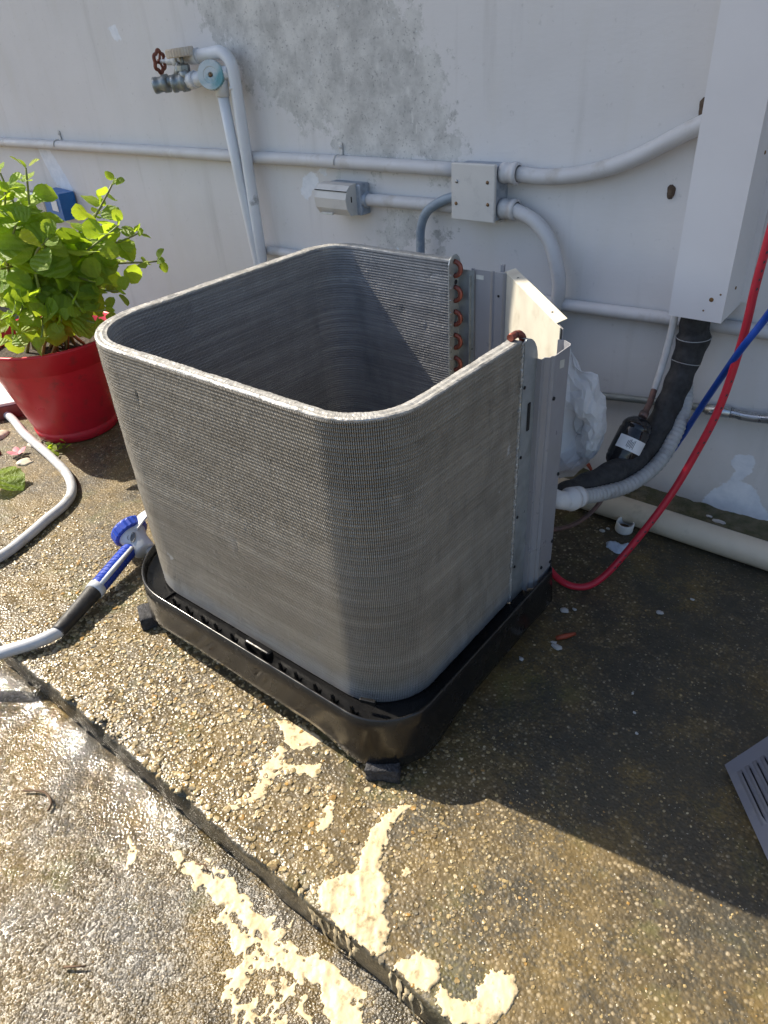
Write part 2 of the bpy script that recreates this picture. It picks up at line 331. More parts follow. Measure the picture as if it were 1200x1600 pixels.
M = dict(
    wall=mat_wall(), pad=mat_concrete('aggregate_concrete'), low=mat_concrete('wet_concrete', True), pebble=mat_pebble(), fin=mat_fin(), finin=mat_fin('clean_aluminium_fins', (.25, .252, .265), (.39, .392, .405), (.205, .208, .22), (.34, .34, .348)),
    rim=pm('crushed_fin_edge', (.45, .443, .425), (.31, .303, .285), 70, .42, .30, .22, 420, lo=.4, hi=.66, dirt=(.24, .22, .19), dscale=30, dlo=.58, dhi=.74, bdist=.003),
    core=pm('shadowed_fin_core', (.085, .08, .072), (.06, .057, .052), 40, .5, .4),
    galv=pm('galvanised_steel', (.40, .43, .44), (.31, .34, .355), 35, .42, .55, .1, dirt=(.22, .22, .20)),
    panel=pm('grey_enamel_sheet', (.30, .30, .32), (.27, .27, .29), 10, .38, .05, .05, dirt=(.29, .285, .28), dscale=6),
    cream=pm('cream_enamel_sheet', (.60, .57, .48), (.52, .49, .41), 12, .45, 0, .06, dirt=(.42, .38, .30), dscale=14),
    blackpl=pm('black_plastic', (.007, .007, .0075), (.012, .012, .0122), 14, .22, 0, .12, 40, dirt=(.026, .024, .021), dscale=11, dlo=.58, dhi=.8),
    foam=pm('black_foam', (.018, .018, .020), (.06, .06, .066), 160, .8, 0, 1.0, 350, bdist=.004),
    copper=pm('tarnished_copper', (.28, .085, .06), (.17, .055, .045), 60, .42, .55, .1),
    sticker=pm('white_sticker', (.62, .62, .58), (.5, .5, .46), 50, .6, bs=0),
    dark=pm('dark_opening', (.012, .012, .013), rough=.8, bs=0),
    red=pm('red_plastic', (.62, .016, .036), (.52, .013, .030), 7, .40, 0, .06, dirt=(.36, .028, .036), dscale=26, dlo=.55, dhi=.72),
    soil=pm('potting_soil', (.03, .022, .015), (.08, .06, .04), 60, .9, 0, 1.0, 120, bdist=.01),
    stem=pm('green_stem', (.26, .33, .09), (.20, .17, .07), 12, .5), leaf=mat_leaf(),
    hose=pm('grey_hose', (.52, .53, .55), (.43, .44, .46), 30, .42, 0, .1, dirt=(.33, .30, .25), dscale=18),
    rubber=pm('black_rubber', (.02, .02, .022), (.035, .035, .037), 50, .5, 0, .3, 300),
    bluepl=pm('blue_plastic', (.018, .06, .42), (.014, .045, .32), 20, .36, 0, .1), greypl=pm('light_grey_plastic', (.56, .58, .61), (.48, .50, .53), 14, .4, 0, .05),
    emblem=pm('emblem_print', (.09, .10, .11), bs=0),
    conduit=pm('painted_conduit', (.60, .595, .60), (.55, .54, .54), 10, .5, 0, .12, dirt=(.45, .42, .385), dscale=16),
    pvc=pm('beige_pvc', (.60, .53, .42), (.52, .455, .355), 12, .45, 0, .1, dirt=(.22, .18, .12), dscale=10, dlo=.56, dhi=.8),
    whitepvc=pm('white_painted_pvc', (.74, .755, .78), (.66, .675, .70), 12, .45, 0, .12, dirt=(.26, .26, .255), dscale=14, dlo=.62, dhi=.72),
    boxp=pm('beige_grey_paint', (.64, .615, .58), (.58, .56, .53), 9, .5, 0, .12, dirt=(.49, .47, .45), dscale=22),
    worn=pm('worn_grey_paint', (.42, .46, .52), (.24, .28, .34), 45, .5, .2, .3, dirt=(.55, .57, .60), dscale=30),
    screw=pm('rusty_screw', (.24, .13, .05), (.13, .09, .06), 90, .5, .5), steel=pm('dull_steel', (.36, .37, .38), (.26, .27, .28), 40, .35, .8),
    bluegrey=pm('blue_grey_flex', (.26, .32, .38), (.19, .235, .29), 30, .45, 0, .2, dirt=(.40, .43, .46), dscale=24),
    rustwheel=pm('rust_red_handwheel', (.16, .045, .03), (.27, .09, .05), 60, .6, .2, .4), beige=pm('sun_bleached_knob', (.62, .58, .52), (.55, .40, .25), 16, .5),
    teal=pm('teal_white_knob', (.60, .66, .68), (.15, .36, .40), 13, .45, lo=.42, hi=.6), brass=pm('grey_brass', (.20, .23, .24), (.33, .34, .33), 60, .4, .6, .2),
    duct=mat_rusty('painted_duct', (.73, .715, .72), (.68, .665, .67)), insul=pm('black_pipe_insulation', (.018, .018, .019), (.034, .034, .036), 60, .75, 0, .5, 220, bdist=.002, dirt=(.085, .085, .088), dscale=25, dlo=.66, dhi=.8),
    whitetube=pm('white_painted_tube', (.62, .62, .62), (.48, .47, .46), 30, .5), pipeold=pm('tarnished_pipe', (.20, .11, .09), (.12, .09, .085), 50, .5, .4),
    drier=pm('black_enamel', (.008, .008, .010), (.012, .012, .014), 20, .18, 0, .1), label=pm('white_label', (.72, .72, .73), (.66, .66, .68), 30, .5, bs=0), ink=pm('label_ink', (.05, .05, .06), bs=0),
    flexg=pm('grey_flexible_conduit', (.40, .405, .41), (.32, .325, .33), 30, .45, 0, .1, dirt=(.17, .165, .16), dscale=28), redhose=pm('red_hose', (.55, .02, .045), (.45, .016, .035), 20, .42, 0, .08), bluehose=pm('blue_hose', (.008, .07, .40), (.006, .05, .30), 20, .4, 0, .08),
    bag=mat_bag(), paper=pm('torn_paper', (.50, .58, .70), (.42, .50, .62), 20, .7), galvrod=pm('weathered_conduit', (.27, .29, .275), (.20, .215, .20), 24, .5, .4), shiny=pm('zinc_fitting', (.50, .52, .54), (.38, .40, .42), 30, .28, .85),
    louver=pm('slate_grey_enamel', (.165, .17, .205), (.145, .15, .18), 10, .42, .1, .06, dirt=(.21, .20, .21), dscale=18), paint=pm('cream_paint_skin', (.62, .51, .325), (.54, .43, .25), 14, .55, 0, .5, 90, bdist=.002, dirt=(.26, .20, .11), dscale=55, dlo=.53, dhi=.66),
    mud=pm('dried_mud', (.13, .09, .06), (.06, .04, .03), 90, .9, 0, 1.0, 240, bdist=.004), gravel=pm('moss_and_grit', (.14, .12, .075), (.055, .06, .022), 40, .85, 0, 1., 150, bdist=.006),
    flake=pm('white_flake', (.50, .50, .50), (.36, .35, .33), 40, .6), orange=pm('rust_red_scrap', (.38, .07, .03), (.26, .05, .025), 40, .6), brick=pm('terracotta', (.20, .055, .04), (.13, .04, .035), 30, .75, 0, .4), whiteslab=pm('white_slab', (.70, .69, .67), (.58, .57, .55), 14, .6),
    petal=pm('pink_petal', (.62, .22, .26), (.50, .16, .20), 30, .6), bluelab=pm('blue_label', (.012, .14, .42), (.010, .11, .34), 12, .4, bs=0), chrome=pm('grey_metal_box', (.32, .33, .35), (.25, .26, .28), 14, .25, .8), twig=pm('dry_twig', (.13, .075, .04), (.08, .05, .03), 50, .8))

# ------------------------------------------------------------------ the setting
WALL = 0.665; KERB = -0.608; LOW = -0.080
def axis(lo, hi, step, far_lo, far_hi):
    a = np.arange(lo, hi+1e-6, step)
    return np.concatenate([[far_lo], np.linspace(far_lo, lo, 6)[1:-1], a, np.linspace(hi, far_hi, 6)[1:]])
# house wall
xs = axis(-3.0, 1.0, .011, -14, 12); zs = axis(0, 1.35, .011, -.3, 3.4)
X, Zz = np.meshgrid(xs, zs, indexing='ij'); x = X.ravel(); z = Zz.ravel()
patch = sdf(x, z, [(-1.17, 1.25), (-1.085, 1.117), (-1.02, 1.05), (-.93, .985), (-.90, .93), (-.82, .87), (-.72, .83), (-.60, .80), (-.57, .735), (-.215, .735), (-.20, .79), (-.245, .87), (-.27, .95), (-.32, 1.03), (-.37, 1.07), (-.36, 1.25)])
p2 = np.minimum(sdf(x, z, [(-.43, .63), (-.33, .64), (-.30, .57), (-.36, .50), (-.47, .50), (-.50, .55)]), sdf(x, z, [(-.27, .62), (-.22, .58), (-.24, .50), (-.29, .50), (-.30, .56)]))+.03
patch = np.minimum(patch, p2)
peel = np.full(x.shape, 1e3)
for poly in ([(-.745, .645), (-.72, .69), (-.685, .70), (-.67, .675), (-.70, .65), (-.725, .625)], [(-.665, .70), (-.655, .722), (-.635, .715), (-.645, .695)],
             [(-2.165, .715), (-2.075, .712), (-1.985, .575), (-2.03, .555), (-2.11, .60)],
             [(.545, .155), (.56, .175), (.585, .180), (.592, .14), (.568, .112), (.60, .10), (.66, .03), (.70, -.02), (.52, -.01), (.50, .03), (.53, .08), (.55, .105), (.562, .13)],
             [(-1.51, 1.07), (-1.47, 1.075), (-1.46, 1.045), (-1.49, 1.035)]):
    peel = np.minimum(peel, sdf(x, z, poly))
yw = WALL+.0016*fbm(x*5, z*5, 3)+.0005*fbm(x*18, z*30, 9)
wall = npmesh('house_wall', np.stack([x, yw, z], 1), gridfaces(len(xs), len(zs))[:, ::-1], M['wall'], None, True, attrs={'patch': patch, 'peel': peel})
tag(wall, 'grey painted house wall with a large bare cement patch and pipes fixed to it', 'wall')
# unseen roof overhang, added and sized to keep grazing sun off wall and drain pipe
ev = MB(); ev.box((-1, WALL-.30, 2.62), (26, .62, .10)); ev.box((-1, WALL-.615, 2.60), (26, .02, .18))
tag(ev.build('added_shade_eave', M['conduit']), 'unseen plain grey roof overhang added to shade the house wall', 'roof')
# raised concrete pad: one sheet with its front edge turned down
xs = axis(-2.6, 1.4, .011, -14, 12)
ys = np.concatenate([np.arange(KERB, -.2, .008), np.arange(-.2, WALL+.05, .012)])
prof = [(KERB+.010, LOW-.05), (KERB+.008, LOW), (KERB+.005, LOW+.016), (KERB+.003, LOW+.03), (KERB+.002, LOW+.045), (KERB+.001, -.010), (KERB+.003, -.003)]+[(yy+.006, 0.) for yy in ys]
PY = np.array([q[0] for q in prof]); PZ = np.array([q[1] for q in prof])
X, Yg = np.meshgrid(xs, PY, indexing='ij'); _, Zg = np.meshgrid(xs, PZ, indexing='ij')
nearedge = np.exp(-((Yg-KERB)/.02)**2)
rag = fbm(X*40, Yg*0+Zg*30, 5)*.012*nearedge
notch = sum(a*np.exp(-((X-cx)/.012)**2) for cx, a in ((-.235, .014), (-.146, .018), (-.09, .01), (.02, .008), (.105, .016), (.30, .012), (.36, .010)))*np.exp(-((Yg-KERB)/.018)**2)*(Zg > -.02)
Zo = Zg+fbm(X*30, Yg*30, 8)*.0035*(Zg > -.002)+fbm(X*4, Yg*4, 2)*.004*(Zg > -.002)-notch
Yo = Yg+rag+notch*.4
x = X.ravel(); yy = Yg.ravel()
zr = Zg.ravel(); mould_shade = np.where((zr < -.002) & (yy < KERB+.02), 1.5, 0)+np.clip((x-.25)/.3, 0, 1)*np.clip((yy+.42)/.2, .50, 1)*.85+np.clip((yy-.35)/.2, 0, 1)*.3+np.exp(-((x+.9)/.25)**2-((yy+.12)/.15)**2)*.5  # mould, plus wet dirt and painted shade on riser and right side
wet = np.clip(.9-(yy+.6)/.5, 0, 1)*np.clip(1-(x-.2)/.5, .15, 1)
pad = npmesh('concrete_pad', np.stack([X.ravel(), Yo.ravel(), Zo.ravel()], 1), gridfaces(len(xs), len(prof)), M['pad'], None, True, attrs={'mould_shade': mould_shade, 'wet': wet}); pad['kind'] = 'structure'
PUD = lambda a, c: np.clip(fbm(a*4.5, c*4.5, 120)*3.2+.75*np.exp(-((c-KERB)/.11)**2)*np.clip((.12-a)/.1, 0, 1)-.05, 0, 1)
# lower pavement, out to the horizon
xs = axis(-1.0, 1.0, .0075, -60, 60); ys = np.concatenate([[-60, -30, -12, -6, -3, -2], np.arange(-1.5, KERB+.045, .0075)])
X, Yg = np.meshgrid(xs, ys, indexing='ij'); near = (np.abs(X) < 1.01)*(Yg > -1.6)
Zo = LOW+near*(fbm(X*6, Yg*6, 21)*.006+fbm(X*55, Yg*55, 23)*.005*(1-.8*PUD(X, Yg)))+near*np.exp(-((Yg-KERB)/.03)**2)*(.004+.010*fbm(X*22, Yg*22, 29))
low = npmesh('lower_pavement', np.stack([X.ravel(), Yg.ravel(), Zo.ravel()], 1), gridfaces(len(xs), len(ys)), M['low'], None, True,
             attrs={'mould_shade': (np.exp(-((Yg-KERB)/.05)**2)*.6).ravel(), 'wet': np.clip(1.05-(X+.1)/.9, .5, 1).ravel(), 'pud': (PUD(X, Yg)*near).ravel()}); low['kind'] = 'structure'
# exposed aggregate: small stones standing proud of the pad
def stones(name, n, xr, yr, z0, smin, smax, dens, seed, flat=.42, colw=1.0):
    g = np.random.default_rng(seed); px = g.uniform(*xr, n); py = g.uniform(*yr, n); keep = g.random(n) < dens(px, py); px = px[keep]; py = py[keep]; n = len(px)
    r = (smin+(smax-smin)*g.random(n)**1.9)*np.clip(1.0-.55*np.clip((px-.30)/.35, 0, 1)-.45*np.clip((py+.42)/.35, 0, 1), .38, 1); el = g.uniform(.62, 1, n); an = g.uniform(0, math.pi*2, n); k = 6
    ring = np.arange(k)*2*math.pi/k; V = np.zeros((n, 2*k+1, 3)); jit = g.uniform(.78, 1.18, (n, k)); jit2 = g.uniform(.75, 1.2, (n, k))
    for lev, (sc, hz, jt) in enumerate(((1.0, -.35, jit), (.74, .55, jit2))):
        lx = np.cos(ring)[None]*sc*jt*r[:, None]; ly = np.sin(ring)[None]*sc*jt*(r*el)[:, None]
        V[:, lev*k:(lev+1)*k, 0] = px[:, None]+lx*np.cos(an)[:, None]-ly*np.sin(an)[:, None]
        V[:, lev*k:(lev+1)*k, 1] = py[:, None]+lx*np.sin(an)[:, None]+ly*np.cos(an)[:, None]
        V[:, lev*k:(lev+1)*k, 2] = z0(px, py)[:, None]+(r*flat*hz)[:, None]+(r[:, None]*g.uniform(-.12, .12, (n, k)) if lev else 0)
    V[:, -1, 0] = px+r*g.uniform(-.2, .2, n); V[:, -1, 1] = py+r*g.uniform(-.2, .2, n); V[:, -1, 2] = z0(px, py)+r*flat*g.uniform(.6, .95, n)
    b = (np.arange(n)*(2*k+1))[:, None, None]
    side = np.array([[i, (i+1) % k, k+(i+1) % k] for i in range(k)]+[[i, k+(i+1) % k, k+i] for i in range(k)]+[[k+i, k+(i+1) % k, 2*k] for i in range(k)])
    F = (side[None]+b).reshape(-1, 3)
    pal = np.array([(.46, .36, .19), (.54, .45, .28), (.35, .265, .13), (.62, .54, .39), (.25, .185, .095), (.50, .30, .09), (.31, .28, .22)]); pw = np.array([.27, .2, .2, .1, .12, .05, .06])
    c = pal[g.choice(len(pal), n, p=pw)]*g.uniform(.50, .95, (n, 1))*colw*np.array([1., .97, .88])
    C = np.repeat(np.concatenate([c, np.ones((n, 1))], 1)[:, None], 2*k+1, 1).reshape(-1, 4)
    return V.reshape(-1, 3), F, C
zpad = lambda a, b: fbm(a*30, b*30, 8)*.0035+fbm(a*4, b*4, 2)*.004
def dens(a, b):
    d = np.clip(1.1-(b+.42)/.30, .10, 1)*np.where(a > .62, .8, 1)
    smoothp = sdf(a, b, [(.10, -.41), (.22, -.37), (.33, -.42), (.25, -.46), (.15, -.45)])
    d = d*np.clip((fbm(a*7, b*7, 40)+.42)*2.0, .15, 1); return np.where(smoothp < 0, d*.15, d)
V, F, C = stones('aggregate', 30000, (-.95, 1.15), (KERB+.006, .25), zpad, .0022, .0082, dens, 5)
st = npmesh('exposed_aggregate_stones', V, F, M['pebble'], None, False, attrs={'pc': C}); st['kind'] = 'stuff'
tag(st, 'small cream and tan stones exposed in the worn concrete pad', 'aggregate')
zlow = lambda a, b: LOW+fbm(a*6, b*6, 21)*.006+fbm(a*55, b*55, 23)*.005
V, F, C = stones('grit', 26000, (-.75, .75), (-1.25, KERB-.004), zlow, .0008, .0027, lambda a, b: np.clip((fbm(a*6, b*6, 60)+.5)*1.6, .15, 1)*(1-.93*PUD(a, b)), 6, .5, .50)
st = npmesh('fine_pavement_grit', V, F, M['pebble'], None, False, attrs={'pc': C}); st['kind'] = 'stuff'
tag(st, 'fine wet tan grit in the lower pavement surface', 'grit')
# mossy grit between the drain pipe and the wall
xs = np.arange(-.1, 1.2, .008); ys = np.arange(.50, WALL+.004, .008); X, Yg = np.meshgrid(xs, ys, indexing='ij')
Zo = .004+np.clip((Yg-.545)/.05, 0, 1)*.014+fbm(X*35, Yg*35, 70)*.014+np.clip((Yg-.63)/.03, 0, 1)*.012*(fbm(X*14, Yg*3, 71)+.5)-np.clip((.54-Yg)/.02, 0, 1)*.025
o = npmesh('mossy_grit_strip', np.stack([X.ravel(), Yg.ravel(), Zo.ravel()], 1), gridfaces(len(xs), len(ys)), M['gravel'], None, True); o['kind'] = 'stuff'
tag(o, 'strip of mossy grit lying along the foot of the wall', 'grit')
V, F, C = stones('wallgrit', 1500, (.15, 1.0), (.56, WALL-.004), lambda a, b: .010+0*a, .0025, .007, lambda a, b: .25+.6*(fbm(a*9, b*9, 77) > 0), 8, .8, .8)
o = npmesh('loose_wall_foot_stones', V, F, M['pebble'], None, False, attrs={'pc': C}); o['kind'] = 'stuff'
tag(o, 'loose small stones on the mossy strip at the wall foot', 'stones')

# ------------------------------------------------------------------ condenser unit
X0, X1, Y0, Y1 = -.345, .35, -.35, .345; CR = .105; CL = .150; CB = .090; TH = .022; ZB, ZT = .108, .622
unit = thing('condenser_unit', 'stripped air conditioner condenser with open-topped square coil on black base pan', 'air conditioner', ((X0+X1)/2, (Y0+Y1)/2, 0))
def coil_path(step):
    """plan points and outward normals along the coil's outer face, from the right-hand end round to the back end"""
    P, Nn = [], []
    def line(a, b, n):
        k = max(2, int(math.dist(a, b)/step))
        for i in range(k): P.append((a[0]+(b[0]-a[0])*i/k, a[1]+(b[1]-a[1])*i/k)); Nn.append(n)
    def arc(cx, cy, a0, a1, r):
        k = int(abs(a1-a0)*r/step)
        for i in range(k):
            a = a0+(a1-a0)*i/k; P.append((cx+r*math.cos(a), cy+r*math.sin(a))); Nn.append((math.cos(a), math.sin(a)))
    h = math.pi/2
    line((X1, .0), (X1, Y0+CR), (1, 0)); arc(X1-CR, Y0+CR, 0, -h, CR); line((X1-CR, Y0), (X0+CL, Y0), (0, -1)); arc(X0+CL, Y0+CL, -h, -2*h, CL)
    line((X0, Y0+CL), (X0, Y1-CB), (-1, 0)); arc(X0+CB, Y1-CB, -2*h, -3*h, CB); line((X0+CB, Y1), (.0, Y1), (0, 1))
    P.append((.0, Y1)); Nn.append((0, 1)); return np.array(P), np.array(Nn)
P, Nn = coil_path(.012); n = len(P)
po = P-Nn*.0019; pi = P-Nn*(TH-.0019); V = np.zeros((n, 4, 3))
V[:, 0, :2] = po; V[:, 0, 2] = ZB; V[:, 1, :2] = po; V[:, 1, 2] = ZT-.004; V[:, 2, :2] = pi; V[:, 2, 2] = ZT-.004; V[:, 3, :2] = pi; V[:, 3, 2] = ZB
F = [(i*4+k, i*4+(k+1) % 4, (i+1)*4+(k+1) % 4, (i+1)*4+k) for i in range(n-1) for k in range(4)]+[(0, 1, 2, 3), tuple((n-1)*4+k for k in (3, 2, 1, 0))]
coil = npmesh('coil', V.reshape(-1, 3), F, M['core'], unit)
# fins: every fin edge is a thin ribbed plate standing out of the core
def fins(outer, sel, rows, pitch=.0029, seed=1):
    g = np.random.default_rng(seed); P, Nn = coil_path(pitch); k = len(P); keep = sel(np.arange(k)/k); s_arc = np.arange(k)[keep]*pitch; P = P[keep]; Nn = Nn[keep]
    n = len(P); T = np.stack([-Nn[:, 1], Nn[:, 0]], 1); nz = rows*2+1; zz = np.linspace(ZB+.001, ZT-.002, nz); s = 1 if outer else -1
    base = P if outer else P-Nn*TH
    SS, ZZ = np.meshgrid(s_arc, zz, indexing='ij')
    prot = np.where(np.arange(nz) % 2, .00065, -.00060)[None, :]*(.75+.5*(fbm(SS*7, ZZ*60, 33)+.5))+.0009*fbm(SS*30, ZZ*30, 3)+.00016*g.standard_normal((n, nz))
    dent = sum(a*np.exp(-((SS-c)/wd)**2-((ZZ-zc)/hd)**2) for c, zc, wd, hd, a in ((.62, .33, .006, .02, -.0008), (.30, .50, .01, .01, -.0007), (.80, .55, .004, .012, -.0018), (.45, .21, .012, .01, -.0008), (1.80, .50, .012, .009, -.0009), (1.86, .47, .006, .012, -.0009), (1.88, .585, .01, .006, -.0008), (1.2, .4, .01, .02, -.002)))
    prot = prot+dent
    lat = fbm(SS*60, ZZ*22, 13)*.0012+.00010*g.standard_normal((n, nz))+1.2*dent*np.sign(fbm(SS*90, ZZ*50, 4))
    hp = pitch*.5; V = np.zeros((n, nz, 4, 3))
    for q, (dp, dt) in enumerate(((-.0017, -hp*.80), (0, -hp*.40), (0, hp*.40), (-.0017, hp*.80))):
        la = lat if dp == 0 else 0; off = prot+dp
        V[:, :, q, 0] = base[:, 0:1]+s*Nn[:, 0:1]*off+T[:, 0:1]*(dt+la); V[:, :, q, 1] = base[:, 1:2]+s*Nn[:, 1:2]*off+T[:, 1:2]*(dt+la); V[:, :, q, 2] = zz[None]
    fi, fz = np.meshgrid(np.arange(n), np.arange(nz-1), indexing='ij'); b = ((fi*nz+fz)*4).ravel(); F = []
    for q in range(3): F.append(np.stack([b+q, b+q+1, b+q+5, b+q+4], 1))
    return V.reshape(-1, 3), np.concatenate(F)
for outer in (True, False):
    VV, FF, k0 = [], [], 0
    for sel, rows in (((lambda t: t < .47), 88 if outer else 6), ((lambda t: t >= .47), 6 if outer else 88)):
        V, F = fins(outer, sel, rows, seed=3+outer); VV.append(V); FF.append(F+k0); k0 += len(V)
    o = npmesh('outer_fin_edges' if outer else 'inner_fin_edges', np.concatenate(VV), np.concatenate(FF), M['fin'] if outer else M['finin'], coil); o['kind'] = 'stuff'
# crushed top edge of the coil
P, Nn = coil_path(.0022); n = len(P); g = np.random.default_rng(4); sa = np.arange(n)*.0022
cross = [(-.0012, -.0040), (-.0004, -.0012), (-.0012, .0006), (-.004, .0016), (-.009, .0008), (-.013, .0016), (-.017, .0010), (-TH+.0014, .0004), (-TH+.0006, -.0012), (-TH+.0012, -.004)]
V = np.zeros((n, len(cross), 3))
for k, (d, h) in enumerate(cross):
    j = g.standard_normal(n)*.00016+fbm(sa*30, sa*0+k*3.3, 6)*.0020+fbm(sa*120, sa*0+k*1.3, 16)*.0008; dn = d+g.standard_normal(n)*.00018+fbm(sa*35, sa*0+k*.9, 8)*.0014
    V[:, k, 0] = P[:, 0]+Nn[:, 0]*dn; V[:, k, 1] = P[:, 1]+Nn[:, 1]*dn; V[:, k, 2] = ZT+h+j+(-.004*np.clip(fbm(sa*12, sa*0+k, 30)-.22, 0, 1)*8 if k in (0, 9) else 0)
npmesh('top_edge', V.reshape(-1, 3), gridfaces(n, len(cross)), M['rim'], coil)
# frayed bead down the coil's right-hand end
V = []; zz = np.arange(ZB, ZT, .003); nz = len(zz)
for k, (dx, dy) in enumerate(((-.004, -.002), (.0022, -.0018), (.003, .001), (.001, .0025), (-.022, .003))):
    V.append(np.stack([X1+dx+g.standard_normal(nz)*.0006, dy+.002+g.standard_normal(nz)*.0008, zz], 1))
npmesh('frayed_end', np.stack(V, 1).reshape(-1, 3), gridfaces(nz, 5), M['rim'], coil)
# tube sheets and copper return bends
b = MB(); zt = ZT+.004; arcp = [(.0045, Y1-TH-.004)]+[(.0045, Y1+.012)]
outline = [(Y1-TH-.006, ZB), (Y1-TH-.006, ZT-.008), (Y1-TH-.002, ZT+.002), (Y1-TH+.008, ZT+.008), (Y1+.0, ZT+.008), (Y1+.010, ZT+.0), (Y1+.016, ZT-.014), (Y1+.018, ZT-.03), (Y1+.018, ZB)]
k = len(outline); b.add([(.002, a, c) for a, c in outline]+[(.0045, a, c) for a, c in outline], [tuple(range(k)), tuple(range(2*k-1, k-1, -1))]+[(i, i+k, (i+1) % k+k, (i+1) % k) for i in range(k)])
b.box((.023, Y1+.0095, (ZB+ZT)/2-.012), (.038, .002, ZT-ZB-.024)); b.box((.033, Y1+.0065, (ZB+ZT)/2-.016), (.0025, .006, ZT-ZB-.034))
sheet1 = b.build('tube_sheet', M['galv'], unit)
for i in range(10):
    zc = ZT-.020-i*.052; b = MB(); yb = Y1-TH*.35
    b.tube([Vector((.004+.0135*math.sin(a), yb+.003*math.sin(a), zc+.0145*math.cos(a))) for a in np.linspace(0, math.pi, 11)], .0052, 10); b.build('return_bend', M['copper'], sheet1)
for i in range(19): MB().lathe([(.0001, .0022), (.0018, .0020), (.0022, 0)], (.0045, Y1-TH-.001, ZT-.03-i*.026), (1, 0, 0), 8).build('rivet', M['shiny'], sheet1)
MB().lathe([(.0001, .0015), (.0048, .0013), (.005, 0)], (.0045, Y1-.004, ZT-.048), (1, 0, 0), 12).build('tube_hole', M['dark'], sheet1)
b = MB(); R_ = .045; ol = [(.005, ZB), (.005, ZT-.002), (.009, ZT+.001)]+[(.009+.040*math.sin(a), ZT-.047+.048*math.cos(a)) for a in np.linspace(.1, math.pi/2, 9)]+[(.050, ZB)]
k = len(ol); b.add([(X1+.001, a, c) for a, c in ol]+[(X1+.0035, a, c) for a, c in ol], [tuple(range(k))[::-1], tuple(range(k, 2*k))]+[(i, (i+1) % k, (i+1) % k+k, i+k) for i in range(k)])
arcq = [(.009+.040*math.sin(a), ZT-.047+.048*math.cos(a)) for a in np.linspace(.0, math.pi/2, 10)]
b.add([(X1+.0035, a, c) for a, c in arcq]+[(X1-.012, a, c) for a, c in arcq], [(i, i+1, 10+i+1, 10+i) for i in range(9)])
sheet2 = b.build('end_plate', M['galv'], unit)
b = MB(); b.box((X1+.0042, .028, .487), (.0025, .0075, .050), None, .001); b.build('slot', M['dark'], sheet2)
for zc in (.545, .42, .30, .19): MB().lathe([(.0001, .002), (.0026, .0018), (.003, 0)], (X1+.0035, .0095, zc), (1, 0, 0), 10).build('screw', M['dark'], sheet2)
b = MB(); b.tube([Vector((X1-.013+.004*math.sin(a), .006+.014*math.sin(a), ZT-.006+.0135*math.cos(a)))for a in np.linspace(0, math.pi, 11)], .0058, 10)
b.tube([Vector((X1-.013, -.012+.018*t, ZT+.0075)) for t in (0, .5, 1)], .0058, 10); b.build('return_bend', M['copper'], sheet2)
# corner panels round the chamfered corner
b = MB(); b.sheet([(.352, .046), (.362, .046), (.362, .056), (.369, .060), (.369, .066), (.3725, .070), (.3725, .122), (.369, .130), (.352, .140), (.343, .136)], .0016, ZB+.002, .580)
post = b.build('right_corner_panel', M['panel'], unit)
b = MB(); b.add([(.3730, .088, .566), (.3730, .104, .563), (.3730, .104, .549), (.3730, .088, .552)], [(0, 3, 2, 1)]); b.build('sticker', M['sticker'], post)
for yy, zc in ((.075, .505), (.080, .15), (.118, .19), (.118, .34), (.118, .14)): MB().lathe([(.0001, .003), (.003, .0025), (.0035, 0)], (.3725, yy, zc), (1, 0, 0), 10).build('screw', M['dark'], post)
b = MB(); b.sheet([(.030, .3635), (.038, .3635), (.038, .3600), (.078, .3600), (.081, .3640), (.086, .3640), (.089, .3600), (.106, .3600), (.112, .3660)], -.0016, ZB+.002, .600)
bp = b.build('back_corner_panel', M['panel'], unit)
MB().add([(.044, .3580, .590), (.062, .3580, .590), (.062, .3580, .581), (.044, .3580, .581)], [(0, 1, 2, 3)]).build('sticker', M['sticker'], bp)
MB().lathe([(.0001, .002), (.0026, .0018), (.003, 0)], (.098, .3595, .553), (0, -1, 0), 10).build('screw', M['dark'], bp)
b = MB(); b.sheet([(.104, .372), (.345, .136)], .0016, ZB+.002, .600)
sp = b.build('diagonal_service_panel', M['cream'], unit)
d1 = Vector((.345-.104, .136-.372, 0)).normalized(); nrm = Vector((.7, .714, 0)).normalized()
a0 = Vector((.104, .372, .600)); a1 = Vector((.330, .1507, .600)); fl = nrm*.020+Vector((0, 0, .006))
b = MB(); b.add([a0, a1, a1+fl-d1*.002, a0+fl+d1*.004, a0+Vector((0, 0, -.0015)), a1+Vector((0, 0, -.0015)), a1+fl-d1*.002+Vector((0, 0, -.0015)), a0+fl+d1*.004+Vector((0, 0, -.0015))], [(0, 1, 2, 3), (7, 6, 5, 4), (0, 4, 5, 1), (1, 5, 6, 2), (2, 6, 7, 3), (3, 7, 4, 0)])
fo = b.build('top_flange', M['cream'], sp)
for tt in (.06, .27): MB().lathe([(.0001, .0008), (.0022, .0006)], a0+d1*tt+fl*.45+Vector((0, 0, .0005)), (fl.cross(d1)).normalized()*-1, 8).build('screw', M['dark'], sp)
b = MB(); b.box((.095, .378, .604), (.007, .007, .014)); b.build('tab', M['panel'], sp)
# dark outer skin of the diagonal panel
MB().sheet([(.107, .3745), (.349, .1385)], .0012, ZB+.002, .598).build('outer_skin', M['panel'], unit)
